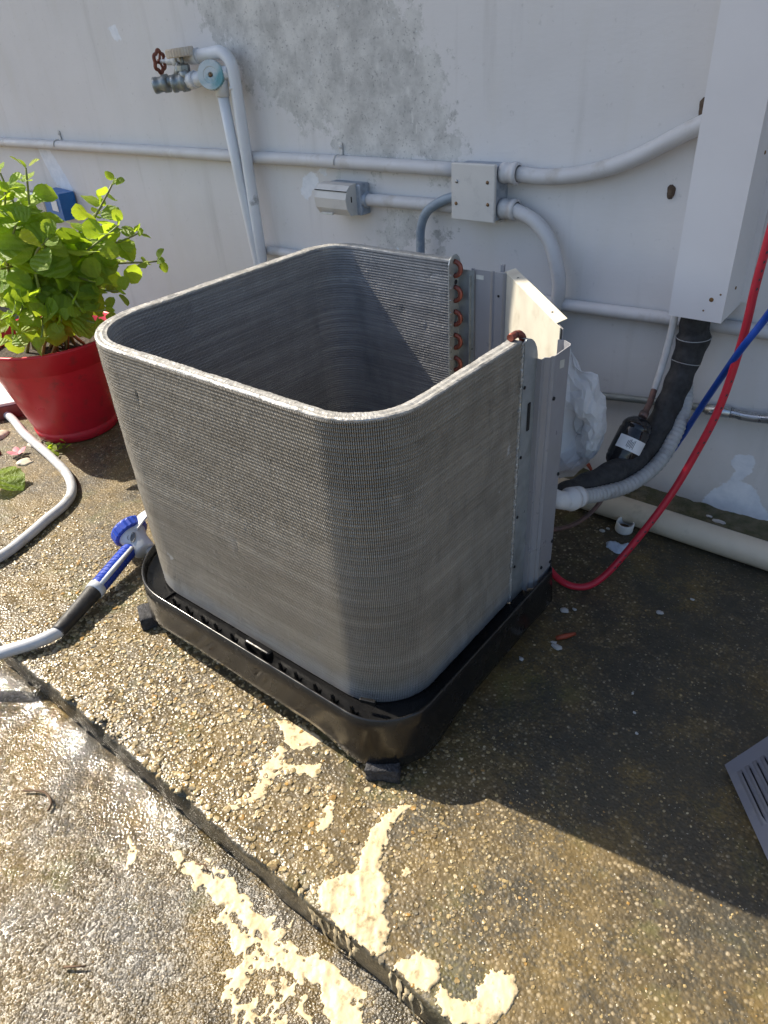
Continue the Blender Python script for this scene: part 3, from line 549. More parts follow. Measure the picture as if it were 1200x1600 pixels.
# base pan
def pan_loop(d, z, n=14, ch=.275):
    x0, x1, y0, y1 = X0-.022-d, X1+.032+d, Y0-.040-d, Y1+.040+d; r = .118+d; rf = .100+d; pts = []
    pts += [(x1, y1-ch-d*.4), (x1-.012, y1-ch+.02-d*.2), (x1-ch+.02-d*.2, y1-.012), (x1-ch-d*.4, y1)]
    for cx, cy, r_, a0 in ((x0+r, y1-r, r, 90), (x0+.165+d, y0+.165+d, .165+d, 180), (x1-rf, y0+rf, rf, 270)):
        for i in range(n+1):
            a = rad(a0+90*i/n); pts.append((cx+r_*math.cos(a), cy+r_*math.sin(a)))
    # subdivide the long straights
    out = []
    for i in range(len(pts)):
        a = pts[i]; c = pts[(i+1) % len(pts)]; k = max(1, int(math.dist(a, c)/.03))
        for q in range(k): out.append((a[0]+(c[0]-a[0])*q/k, a[1]+(c[1]-a[1])*q/k))
    return out
base = pan_loop(0, 0); nb = len(base)
cen = ((X0+X1)/2, (Y0+Y1)/2)
def corner_w(x, y): return min(1, max(0, (abs(x-cen[0])-.20)/.10))*min(1, max(0, (abs(y-cen[1])-.20)/.10))
secs = [(-.060, .1075), (-.006, .1075), (-.0045, .110), (-.0035, .1265), (-.002, .1285), (.0, .1285), (.0015, .127), (.003, .100), (.0055, .066), (.0065, .050), (.0065, .034), (.003, .030), (-.02, .032)]
V = []; F = []
def off(i, d):
    a = Vector(base[i-1]); c = Vector(base[(i+1) % nb]); t = (c-a).normalized(); nn = Vector((t.y, -t.x)); q = Vector(base[i])+nn*d; return q
for d, zc in secs:
    for i in range(nb):
        q = off(i, d); cw = corner_w(*base[i]); wob = .0012*math.sin(i*1.7)+.001*math.sin(i*.53+1)
        V.append((q.x, q.y, zc-(.014*cw-.018*(1-cw))*max(0, (.066-zc)/.036)+(wob if zc < .05 else 0)))
for s_ in range(len(secs)-1):
    for i in range(nb): F.append((s_*nb+i, s_*nb+(i+1) % nb, (s_+1)*nb+(i+1) % nb, (s_+1)*nb+i))
b = MB(); b.add(V, F, True); b.add([(q.x, q.y, .1073) for q in (off(i, -.05) for i in range(nb))], [tuple(range(nb))[::-1]])
pan = b.build('base_pan', M['blackpl'], unit)
pin = None; fx = np.linspace(-.175, .285, 12)
for i, xx in enumerate(fx):
    q = Vector((float(xx)+random.uniform(-.004, .004), Y0-.024, .1075))
    if pin is None:
        b = MB(); b.box((0, 0, .007), (.006, .005, .014), None, .001); b.box((0, .003, .0015), (.013, .008, .003)); b.box((0, -.001, .0165), (.0035, .0035, .006)); me = b.build('clip', M['blackpl'], pan); me.location = (0, 0, 0)
        dat = me.data; bpy.data.objects.remove(me); 
        for v in dat.vertices: v.co += ORG[pan]
        pin = dat
    o = bpy.data.objects.new('clip', pin); link(o, pan); o.location = q-ORG[pan]
MB().box((.055, Y0-.015, .116), (.060, .014, .018), None, .003).build('stop_block', M['blackpl'], pan)
MB().box((X0+.135, Y0-.020, .109), (.005, .045, .004)).build('rib', M['blackpl'], pan)
MB().box((.300, Y0-.005, .131), (.026, .006, .008), Matrix.Rotation(.35, 3, 'Z'), .001).build('stop_block', M['blackpl'], pan)
MB().box((-.27, Y1-.02, .120), (.03, .012, .022), None, .002).build('stop_block', M['blackpl'], pan)
MB().box((X0-.02, -.18, .119), (.012, .03, .02), None, .002).build('stop_block', M['blackpl'], pan)
for cx, cy, rz, dx, dy in ((.338, -.372, .5, .055, .038), (-.300, -.372, -.5, .052, .040), (.22, .22, .4, .06, .05), (-.27, .33, .2, .06, .05)):
    bm = bmesh.new(); bmesh.ops.create_cube(bm, size=1); bmesh.ops.subdivide_edges(bm, edges=list(bm.edges), cuts=5, use_grid_fill=True); b = MB(); m3 = Matrix.Rotation(rz, 3, 'Z')
    for v in bm.verts: v.co = m3 @ Vector((v.co.x*dx, v.co.y*dy, v.co.z*.030))+Vector((cx, cy, .0145))+Vector((random.gauss(0, .0011), random.gauss(0, .0011), random.gauss(0, .0009)))
    bm.verts.index_update(); b.add([v.co for v in bm.verts], [[v.index for v in f.verts] for f in bm.faces], True); bm.free(); b.build('foam_foot', M['foam'], unit)

# ------------------------------------------------------------------ duct and pipes on the wall
duct = thing('line_set_duct', 'tall square grey sheet metal duct with rust spots running down the wall', 'duct', (.437, .60, .505))
b = MB(); x0, x1, y0, y1, z0, z1 = .386, .489, .545, WALL+.003, .505, 2.6; th = .0015
b.add([(x0, y1, z0), (x0, y0, z0), (x1, y0, z0), (x1, y1, z0+.004), (x0, y1, z1), (x0, y0, z1), (x1, y0, z1), (x1, y1, z1),
       (x0+th, y1, z0), (x0+th, y0+th, z0), (x1-th, y0+th, z0), (x1-th, y1, z0+.004), (x0+th, y1, z1), (x0+th, y0+th, z1), (x1-th, y0+th, z1), (x1-th, y1, z1)],
      [(0, 1, 5, 4), (1, 2, 6, 5), (2, 3, 7, 6), (9, 8, 12, 13), (10, 9, 13, 14), (11, 10, 14, 15), (1, 0, 8, 9), (2, 1, 9, 10), (3, 2, 10, 11), (5, 6, 14, 13), (4, 5, 13, 12), (6, 7, 15, 14)])
b.build('casing', M['duct'], duct)
MB().box((.437, .603, .520), (.098, .108, .004)).build('sealing_plate', M['rustwheel'], duct)
b = MB(); b.box((.495, .66, 1.4), (.014, .004, 1.77)); fl = b.build('side_flange', M['duct'], duct)
for zc in (.56, .80, 1.02): MB().lathe([(.0001, .002), (.003, .0015), (.0035, 0)], (.489, .60, zc), (1, 0, 0), 8).build('screw', M['screw'], duct)
for zc, xx, rr in ((.548, .463, .0045), (.56, .478, .002), (.525, .452, .002)):
    MB().lathe([(.0001, .0004), (rr*.6, .0004), (rr, .0001)], (xx, y0-.0002, zc), (0, -1, 0), 9).build('rust_spot', M['screw'], duct)

def conduit(name, label, pts, r, mat, cat='pipe', per=8, n=14, sm=True):
    t = thing(name, label, cat, pts[0]); MB().tube(smooth_path(pts, per) if sm else pts, r, n).build('tube', mat, t); return t
def clamp(t, x, y, z, r, mat, up=.03):
    b = MB(); b.tube([Vector((x, y+(r+.002)*math.cos(a), z+(r+.002)*math.sin(a))) for a in np.linspace(-.6, math.pi+.2, 14)], .0022, 6); b.box((x, WALL-.003, z+r+up*.5), (.012, .003, up), None, .0008); b.lathe([(.0001, .003), (.004, .002), (.005, 0)], (x, WALL-.005, z+r+up*.65), (0, -1, 0), 10); b.build('clamp', mat, t)
ca = conduit('wall_conduit', 'long grey painted conduit running level along the wall to the junction box', [(-4, .646, .730), (-2.4, .645, .7305), (-1.5, .645, .7325), (-1.0, .646, .7315), (-.6, .645, .7335), (-.18, .645, .7325)], .0165, M['conduit'])
for xx in (-3.2, -1.97, -.575): clamp(ca, xx, .645, .7315, .0165, M['boxp'])
conduit('socket_conduit', 'short grey conduit between the socket cover and the junction box', [(-.492, .645, .646), (-.33, .645, .648), (-.18, .645, .650)], .0155, M['conduit'])
c_ = conduit('rising_conduit', 'grey conduit curving up from the junction box behind the tall duct', [(-.03, .638, .733), (.038, .640, .730), (.114, .64, .738), (.184, .64, .755), (.248, .64, .780), (.307, .64, .811), (.36, .64, .838), (.44, .64, .875)], .0165, M['conduit'])
c_ = conduit('drooping_conduit', 'ribbed grey flexible conduit looping down from the junction box', [(-.025, .628, .659), (.026, .63, .639), (.065, .632, .601), (.086, .632, .554), (.097, .635, .504), (.092, .638, .45), (.07, .64, .40), (.03, .64, .34), (.0, .62, .30)], .0155, M['conduit'])
b = MB(); sp_ = smooth_path([(-.025, .628, .659), (.026, .63, .639), (.065, .632, .601), (.086, .632, .554), (.097, .635, .504), (.092, .638, .45), (.07, .64, .40)], 22)
pth = []; rs = []
for i, q in enumerate(sp_): pth.append(q); rs.append(.0157+.0007*(i % 2))
b.tube(pth, 0, 12, rs=rs); b.build('rib', M['conduit'], c_)
conduit('blue_grey_cable_conduit', 'bent blue grey flexible conduit dropping from the junction box behind the coil', [(-.165, .628, .680), (-.19, .622, .676), (-.222, .62, .665), (-.265, .62, .639), (-.288, .622, .599), (-.294, .625, .546), (-.296, .625, .45)], .0115, M['bluegrey'])
mp = conduit('low_wall_conduit', 'grey conduit along the wall below the sockets passing behind the coil', [(-.95, .648, .470), (-.3, .648, .462), (.05, .648, .453), (.35, .648, .461), (.56, .648, .466), (1.6, .648, .49)], .0145, M['conduit'])
gp = conduit('weathered_conduit', 'thin weathered green grey conduit low on the wall with a shiny coupling', [(.05, .648, .222), (.22, .648, .246), (.424, .648, .271), (.478, .647, .274)], .0085, M['galvrod'])
b = MB(); b.tube([(.472, .647, .2745), (.524, .647, .2785)], .0125, 16); b.lathe([(.0001, .004), (.003, .004), (.003, 0)], (.485, .6345, .2755), (0, -1, 0), 8); b.build('coupling', M['shiny'], gp)
MB().tube(smooth_path([(.522, .647, .2785), (.56, .645, .279), (.60, .642, .286), (.66, .63, .305), (.8, .60, .33)]), .0105, 12).build('bend', M['shiny'], gp)
# junction box
jb = thing('junction_box', 'square grey junction box with four screws and two hubs on its right side', 'junction box', (-.122, WALL, .63))
MB().box((-.121, .637, .692), (.112, .058, .118), None, .003).build('body', M['worn'], jb)
cv = MB().box((-.121, .604, .6935), (.118, .010, .124), None, .0025).build('cover', M['boxp'], jb)
for i, (xx, zc) in enumerate(((-.164, .716), (-.081, .718), (-.166, .668), (-.079, .671))):
    MB().lathe([(.0001, .0018), (.0035, .0016), (.0042, 0)], (xx, .599, zc), (0, -1, 0), 12).build('screw', M['screw'] if i else M['steel'], cv)
MB().box((-.105, .648, .628), (.075, .025, .006), None, .001).build('base_lip', M['boxp'], jb)
for zc in (.7345, .6585):
    b = MB(); b.lathe([(.012, -.062), (.0215, -.062), (.0225, -.052), (.0205, -.048), (.0205, -.034), (.0235, -.033), (.0240, -.026), (.0225, -.022), (.0175, -.021)], (0, .632, zc), (1, 0, 0), 20); b.build('hub', M['conduit'], jb)
# socket cover
sk = thing('weatherproof_socket', 'grey weatherproof socket cover with a bulging hinged lid', 'socket cover', (-.555, WALL, .61))
MB().box((-.545, .645, .647), (.118, .040, .078), None, .004).build('back_box', M['worn'], sk)
prof = [(.626, .688), (.600, .686), (.588, .676), (.580, .655), (.584, .630), (.598, .612), (.626, .610)]
b = MB(); k = len(prof); b.add([(-.612, a, c) for a, c in prof]+[(-.500, a, c) for a, c in prof], [tuple(range(k)), tuple(range(2*k-1, k-1, -1))]+[(i, k+i, k+(i+1) % k, (i+1) % k) for i in range(k)])
lid = b.build('lid', M['boxp'], sk)
MB().box((-.556, .5855, .6735), (.113, .003, .0016)).build('seam', M['dark'], lid); MB().box((-.4993, .603, .652), (.0014, .003, .014)).build('slot', M['dark'], lid); MB().box((-.572, .584, .616), (.04, .006, .006), None, .001).build('catch', M['sticker'], lid)
MB().lathe([(.018, 0), (.0195, .004), (.0195, .014), (.016, .016)], (-.49, .645, .646), (1, 0, 0), 18).build('hub', M['worn'], sk)
# water valves
vv = thing('water_valve_manifold', 'white painted water pipes with two hose taps and worn wheel handles on the wall', 'valves', (-.92, .62, 0))
pr = smooth_path([(-1.075, .615, .987), (-1.03, .615, .9885), (-.95, .615, .9945)], 3)+[Vector((-.95+.048*math.sin(a), .615, .9465+.048*math.cos(a))) for a in np.linspace(.15, math.pi/2, 7)]+[Vector((-.902, .617, .9)), Vector((-.905, .62, .45)), Vector((-.908, .62, .0))]
MB().tube(pr, .0165, 14).build('riser_pipe', M['whitepvc'], vv)
b = MB(); b.tube([(-.912, .612, .948), (-.985, .600, .940)], .0165, 14); b.tube([(-.946, .605, .948), (-.948, .604, .89)], .019, 14); b.tube([(-.948, .604, .895), (-.940, .61, .70), (-.918, .615, .442), (-.905, .62, 0)], .0155, 14); b.build('feed_pipe', M['whitepvc'], vv)
b = MB(); b.tube([(-.905, .618, .914), (-.9045, .618, .906)], .0185, 14); b.tube([(-1.03, .615, .9885), (-1.034, .615, .988)], .0182, 14); b.tube([(-1.036, .615, .988), (-1.075, .615, .987)], .0195, 14); b.build('collar', M['whitepvc'], vv)
b = MB(); b.tube([(-1.07, .613, .987), (-1.12, .610, .983)], .015, 12); b.tube([(-1.115, .610, .983), (-1.135, .608, .982)], .020, 8); b.tube([(-1.13, .608, .982), (-1.165, .604, .980)], .012, 12); b.tube([(-1.16, .604, .980), (-1.195, .60, .979)], .005, 8); vb = b.build('valve_body', M['whitepvc'], vv)
b = MB(); ax = Vector((-.93, -.35, .05)).normalized(); u = Vector((0, 0, 1)); u = (u-u.dot(ax)*ax).normalized(); v_ = ax.cross(u); c = Vector((-1.197, .599, .979))
b.tube([c+(.026+.0028*math.cos(6*a))*(math.cos(a)*u+math.sin(a)*v_) for a in np.linspace(0, 2*math.pi, 49)], .0052, 8, caps=False)
for q in range(3): a = q*2*math.pi/3+.4; b.tube([c, c+.026*(math.cos(a)*u+math.sin(a)*v_)], .0036, 6)
b.lathe([(.0001, .006), (.006, .005), (.007, -.004)], c, ax, 10); b.build('handwheel', M['rustwheel'], vv)
b = MB(); b.tube([(-1.11, .606, .975), (-1.125, .598, .938)], .013, 12); b.tube([(-1.12, .600, .935), (-1.19, .565, .922)], .015, 12); ax2 = Vector((-.80, -.58, -.1)).normalized(); c = Vector((-1.172, .575, .924)); b.lathe([(.014, -.02), (.0235, -.02), (.0235, -.004), (.020, -.002), (.020, .012), (.0215, .014), (.0215, .024), (.0155, .026), (.0135, .022), (.0135, -.01), (.0005, -.01)], c, ax2, 20); b.build('hose_outlet', M['brass'], vv)
b = MB(); b.tube([(-.98, .600, .9395), (-1.075, .586, .929)], .0185, 14); b.tube([(-1.035, .590, .934), (-1.06, .588, .930)], .022, 8); b.build('valve_body', M['whitepvc'], vv)
b = MB(); c = Vector((-1.088, .575, .927)); b.lathe([(.014, -.02), (.0245, -.022), (.0245, -.004), (.0205, -.002), (.0205, .010), (.0225, .012), (.0225, .022), (.0165, .024), (.0145, .020), (.0145, -.01), (.0005, -.01)], c, ax2, 20); b.build('hose_outlet', M['brass'], vv)
b = MB(); b.tube([(-1.066, .585, .930), (-1.071, .582, .962)], .0175, 12, rs=[.019, .0155]); b.lathe([(.0185, -.004), (.0185, .008), (.014, .012)], (-1.071, .582, .960), (0, 0, 1), 6, False); b.tube([(-1.071, .582, .962), (-1.072, .581, .996)], .0058, 8); b.build('valve_stem', M['brass'], vv)
def knob(name, c, ax, r, h, mat, parent, nt=28):
    b = MB(); ax = Vector(ax).normalized(); up = Vector((0, 0, 1)) if abs(ax.z) < .9 else Vector((1, 0, 0)); u = (up-up.dot(ax)*ax).normalized(); v = ax.cross(u); c = Vector(c); V = []; n = nt*2
    prof = [(.25, 0.), (.92, 0.), (1., .12), (1., .8), (.93, 1.), (.55, 1.0), (.5, .93), (.2, .93), (.16, .8), (.001, .8)]
    for rr, hh in prof:
        for k in range(n):
            a = 2*math.pi*k/n; q = rr*r*(1-.045*(k % 2) if rr > .95 else 1); V.append(c+ax*hh*h+q*(math.cos(a)*u+math.sin(a)*v))
    b.add(V, [(i*n+k, i*n+(k+1) % n, (i+1)*n+(k+1) % n, (i+1)*n+k) for i in range(len(prof)-1) for k in range(n)]); return b.build(name, mat, parent)
knob('ribbed_knob', (-1.072, .581, .988), (-.05, -.05, 1), .0395, .022, M['beige'], vv)
tk = knob('ribbed_knob', (-.962, .592, .941), (.55, -.80, .12), .037, .026, M['teal'], vv)
MB().lathe([(.0001, .002), (.0045, .002), (.0055, 0)], (-.949, .5735, .9440), (.55, -.80, .12), 10).build('screw', M['screw'], tk)
# box with blue label behind the plant
bl = thing('wall_meter_box', 'small grey metal box with a bright blue side label behind the plant', 'box', (-2.1, WALL, .47))
MB().box((-2.17, .63, .515), (.14, .07, .10), None, .01).build('body', M['chrome'], bl)
lb = MB().box((-2.035, .625, .525), (.12, .066, .098), Matrix.Rotation(.06, 3, 'Y'), .002).build('blue_label', M['bluelab'], bl)
MB().box((-2.02, .5905, .527), (.042, .002, .040), Matrix.Rotation(.06, 3, 'Y')).build('white_square', M['label'], lb)
# mud nests
for (xx, zc, s_, lab) in ((.313, .713, .014, 'small brown mud wasp nest stuck on the wall left of the duct'), (.352, .862, .019, 'dark mud nest wedged above the conduit against the duct')):
    bm = bmesh.new(); bmesh.ops.create_icosphere(bm, subdivisions=3, radius=1); b = MB()
    for v in bm.verts:
        f_ = 1+.45*float(fbm(np.array(v.co.x*2.4+v.co.y*1.3+5), np.array(v.co.z*2.4), 3)); v.co = Vector((xx+v.co.x*s_*.62*f_, WALL-.001+v.co.y*s_*.45*f_, zc+v.co.z*s_*f_))
    bm.verts.index_update(); b.add([v.co for v in bm.verts], [[v.index for v in f.verts] for f in bm.faces], True); bm.free(); tag(b.build('mud_nest', M['mud']), lab, 'mud nest')

# ------------------------------------------------------------------ refrigerant lines, hoses and cables
BL = [(.428, .60, .56), (0.425, 0.6, 0.484), (0.428, 0.6, 0.444), (0.425, 0.585, 0.392), (0.422, 0.56, 0.342), (0.418, 0.53, 0.295), (0.414, 0.49, 0.258), (0.405, 0.43, 0.234), (0.385, 0.35, 0.227), (0.361, 0.28, 0.227), (0.342, 0.22, 0.231), (.31, .17, .217)]
sp_ = smooth_path(BL, 8); rs = []
for i, q in enumerate(sp_):
    t_ = i/len(sp_); rs.append(.0275+.0015*math.sin(i*.9)+(.006*math.exp(-((q.z-.44)/.03)**2))-.007*max(0, t_-.62)/.38)
ins = thing('suction_line', 'thick black foam insulated pipe sweeping from the duct down to the unit', 'insulated pipe', (.42, .58, .22))
MB().tube(sp_, 0, 18, rs=rs).build('insulation', M['insul'], ins)
for zc in (.447, .40):
    q = min(sp_, key=lambda a: abs(a.z-zc)); i = sp_.index(q); t_ = (sp_[i+1]-sp_[i-1]).normalized(); u = Vector((1, 0, 0)); u = (u-u.dot(t_)*t_).normalized(); v_ = t_.cross(u); r_ = rs[i]+.0006
    MB().tube([q+t_*.004*math.sin(a)+r_*(math.cos(a)*u+math.sin(a)*v_) for a in np.linspace(0, 2*math.pi, 25)], .0009, 5, caps=False).build('tape_edge', M['flexg'], ins)
ll = thing('liquid_line', 'slim white painted pipe turning to bare copper above the black filter', 'pipe', (.38, .50, .13))
MB().tube(smooth_path([(.388, .59, .54), (.387, .585, .49), (.386, .58, .442), (.3846, .565, .383), (.3811, .55, .3357)]), .0075, 12).build('painted_tube', M['whitetube'], ll)
MB().tube(smooth_path([(.3811, .55, .3375), (.3875, .515, .3220), (.3948, .460, .3125)]), .0068, 12).build('copper_tube', M['pipeold'], ll)
MB().tube([(.3930, .474, .3165), (.3950, .458, .3110)], .0098, 12).build('flare_nut', M['pipeold'], ll)
MB().tube(smooth_path([(.378, .413, .228), (.3744, .40, .1951), (.3698, .385, .1688), (.3629, .36, .1368), (.3536, .32, .1224), (.3408, .27, .123), (.322, .215, .137)]), .0050, 10).build('lower_tube', M['pipeold'], ll)
dr = thing('filter_drier', 'glossy black filter canister with a white label hanging on the slim pipe', 'filter', (.36, .51, .18))
A_ = Vector((.3946, .455, .3105)); B_ = Vector((.3799, .39, .2195)); ax = (B_-A_).normalized(); Ln = (B_-A_).length
b = MB(); b.lathe([(.001, -.004), (.009, -.0035), (.018, .000), (.026, .0065), (.0305, .014), (.032, .020), (.0311, .023), (.0311, .026), (.0330, .030), (.0330, Ln-.027), (.0313, Ln-.023), (.0322, Ln-.019), (.029, Ln-.010), (.023, Ln-.003), (.012, Ln+.002), (.001, Ln+.003)], A_, ax, 36); can = b.build('canister', M['drier'], dr)
up = Vector((0, 0, 1)); u = (up-up.dot(ax)*ax).normalized(); v_ = ax.cross(u); camv = Vector((.8455, -.9186, 1.02))-(A_+B_)/2; camv = (camv-camv.dot(ax)*ax).normalized(); a0 = math.atan2(camv.dot(v_), camv.dot(u))
def on_can(a, h, r): return A_+ax*h+r*(math.cos(a)*u+math.sin(a)*v_)
def wrap(b, a1, a2, h1, h2, r, n=14):
    V = [on_can(a1+(a2-a1)*i/n, h, r) for i in range(n+1) for h in (h1, h2)]; b.add(V, [(2*i, 2*i+2, 2*i+3, 2*i+1) for i in range(n)], True)
b = MB(); wrap(b, a0-1.15, a0+.75, .044, .072, .0334); lab = b.build('label', M['label'], dr)
for q in range(6):
    a = a0-.35+q*.085; b = MB(); wrap(b, a, a+.035, .048+.002*(q % 3), .067-.002*(q % 2), .0337, 2); b.build('print', M['ink'], lab)
FX = [(.422, .615, .47), (.422, .612, .424), (.427, .60, .365), (.446, .565, .319), (.452, .52, .270), (.448, .445, .226), (.424, .365, .207), (.396, .275, .221), (.375, .205, .243)]
fx_ = thing('flexible_conduit', 'ribbed grey flexible conduit curving from the duct to the unit', 'conduit', (.43, .5, .22))
sp_ = smooth_path(FX, 40); MB().tube(sp_, 0, 14, rs=[.0150+.0008*math.sin(i*1.15) for i in range(len(sp_))]).build('tube', M['flexg'], fx_)
b = MB(); t_ = Vector((.375-.389, .205-.28, .243-.223)).normalized(); c = Vector((.377, .215, .240)); b.lathe([(.0155, -.004), (.021, -.002), (.022, .010), (.0195, .012), (.0195, .018), (.023, .020), (.0235, .032), (.019, .036), (.018, .05), (.001, .052)], c, t_, 20); b.build('connector', M['conduit'], fx_)
MB().tube(smooth_path([c+t_*.045, c+t_*.06+Vector((-.01, -.004, .006)), c+t_*.06+Vector((-.045, .0, .012))]), .018, 14).build('elbow', M['conduit'], fx_)
RD = [(.59, .40, 1.30), (.575, .42, 1.0), (.570, .42, .817), (.565, .42, .698), (.562, .42, .619), (.561, .42, .528), (.551, .41, .398), (.526, .39, .282), (.501, .36, .192), (.462, .31, .093), (.431, .27, .030), (.406, .235, .0115), (.369, .22, .0115), (.33, .225, .024), (.30, .235, .05)]
rh = thing('red_hose', 'bright red rubber hose hanging down at the right and curling onto the ground', 'hose', (.41, .24, 0)); rp = smooth_path(RD, 10); MB().tube(rp, .0074, 14).build('tube', M['redhose'], rh)
b = MB()   # worn black print along the hose
for i in range(30, len(rp)-40):
    if i % 2 == 0 and (i//14) % 2 == 0:
        q = rp[i]; d_ = (Vector((.8455, -.9186, 1.02))-q).normalized(); t_ = (rp[i+1]-rp[i-1]).normalized(); sd_ = t_.cross(d_).normalized(); nn = (sd_.cross(t_)).normalized(); nn = nn if nn.dot(d_) > 0 else -nn; nn = (nn*.8-sd_*.45).normalized()
        e_ = t_.cross(nn).normalized(); cc = q+nn*.0075; b.add([cc+t_*.003+e_*.0016, cc-t_*.0015+e_*.0016, cc-t_*.003-e_*.0016, cc+t_*.0015-e_*.0016], [(0, 1, 2, 3)])
b.build('print', M['ink'], rh)
conduit('blue_hose', 'blue rubber hose crossing in front of the red hose towards the wall', [(.75, .30, 1.0), (.632, .36, .674), (.596, .395, .583), (.564, .405, .511), (.513, .478, .388), (.480, .525, .305), (.452, .565, .232), (.415, .605, .155), (.33, .62, .07), (.256, .605, .042), (.246, .55, .056), (.250, .45, .09), (.26, .36, .12)], .0064, M['bluehose'], 'hose', 10)
# drain pipe on the ground
dp = conduit('drain_pipe', 'beige plastic drain pipe lying along the foot of the wall', [(.10, .524, .0315), (.32, .525, .0315), (.69, .522, .0315), (1.6, .520, .0315)], .0305, M['pvc'], n=24)
# white plastic bag
bm = bmesh.new(); bmesh.ops.create_icosphere(bm, subdivisions=4, radius=1); b = MB()
BV = np.array([v.co[:] for v in bm.verts]); an = np.arctan2(BV[:, 1], BV[:, 0]); zz_ = BV[:, 2]
rim_ = [(-.05, .381), (.249, .462), (.258, .440), (.276, .416), (.300, .418), (.317, .408), (.320, .370), (.336, .325), (.336, .275), (.318, .215), (.290, .178), (.262, .160), (.225, .165), (.195, .22), (.190, .32), (.205, .40)][1:]
cen_ = np.array([.262, .30]); ra = np.array([math.atan2(q[1]-cen_[1], q[0]-cen_[0]) for q in rim_]); rr_ = np.array([math.dist(q, cen_) for q in rim_]); o_ = np.argsort(ra); ra = ra[o_]; rr_ = rr_[o_]
ph = np.arctan2(BV[:, 2], BV[:, 0]); R0 = np.interp(ph, np.r_[ra[-1]-2*math.pi, ra, ra[0]+2*math.pi], np.r_[rr_[-1], rr_, rr_[0]]); q_ = np.hypot(BV[:, 0], BV[:, 2])
bx_ = cen_[0]+np.cos(ph)*R0*q_**.8; bz_ = cen_[1]+np.sin(ph)*R0*q_**.8
cre = lambda a, c, sd: np.abs(fbm(a, c, sd, 3))
gb = np.random.default_rng(12)
def facets(k, s1, s2): return np.max(np.stack([gb.normal(0, s1)*(bx_-.262-gb.uniform(-.08, .08))+gb.normal(0, s2)*(bz_-.30-gb.uniform(-.12, .12))-abs(gb.normal(0, .002)) for _ in range(k)]), 0)
fold = .55*(facets(18, .95, .35)-facets(18, .95, .35))+.35*(facets(14, .5, .6)-facets(14, .5, .6))+.010; fold = fold-fold.mean()+.006; fold = np.clip(fold, -.022, .028)
by_ = .392+.045*BV[:, 1]*(1-.3*zz_)+np.sign(BV[:, 1])*(fold*2.2-.010)*np.clip(1.3-q_, .1, 1)
wob = .003*fbm(bx_*40, bz_*40+BV[:, 1]*2, 58)
jb_ = gb.normal(0, .0016, (len(bx_), 2)); by_ = by_+gb.normal(0, .0030, len(bx_))
for v, a, c, e_ in zip(bm.verts, bx_+wob+jb_[:, 0], by_, bz_+wob+jb_[:, 1]): v.co = Vector((a, c, e_))
bm.verts.index_update(); b.add([v.co for v in bm.verts], [[v.index for v in f.verts] for f in bm.faces], False); bm.free()
tag(b.build('plastic_bag', M['bag']), 'crumpled white plastic bag hanging behind the grey corner panel', 'plastic bag')
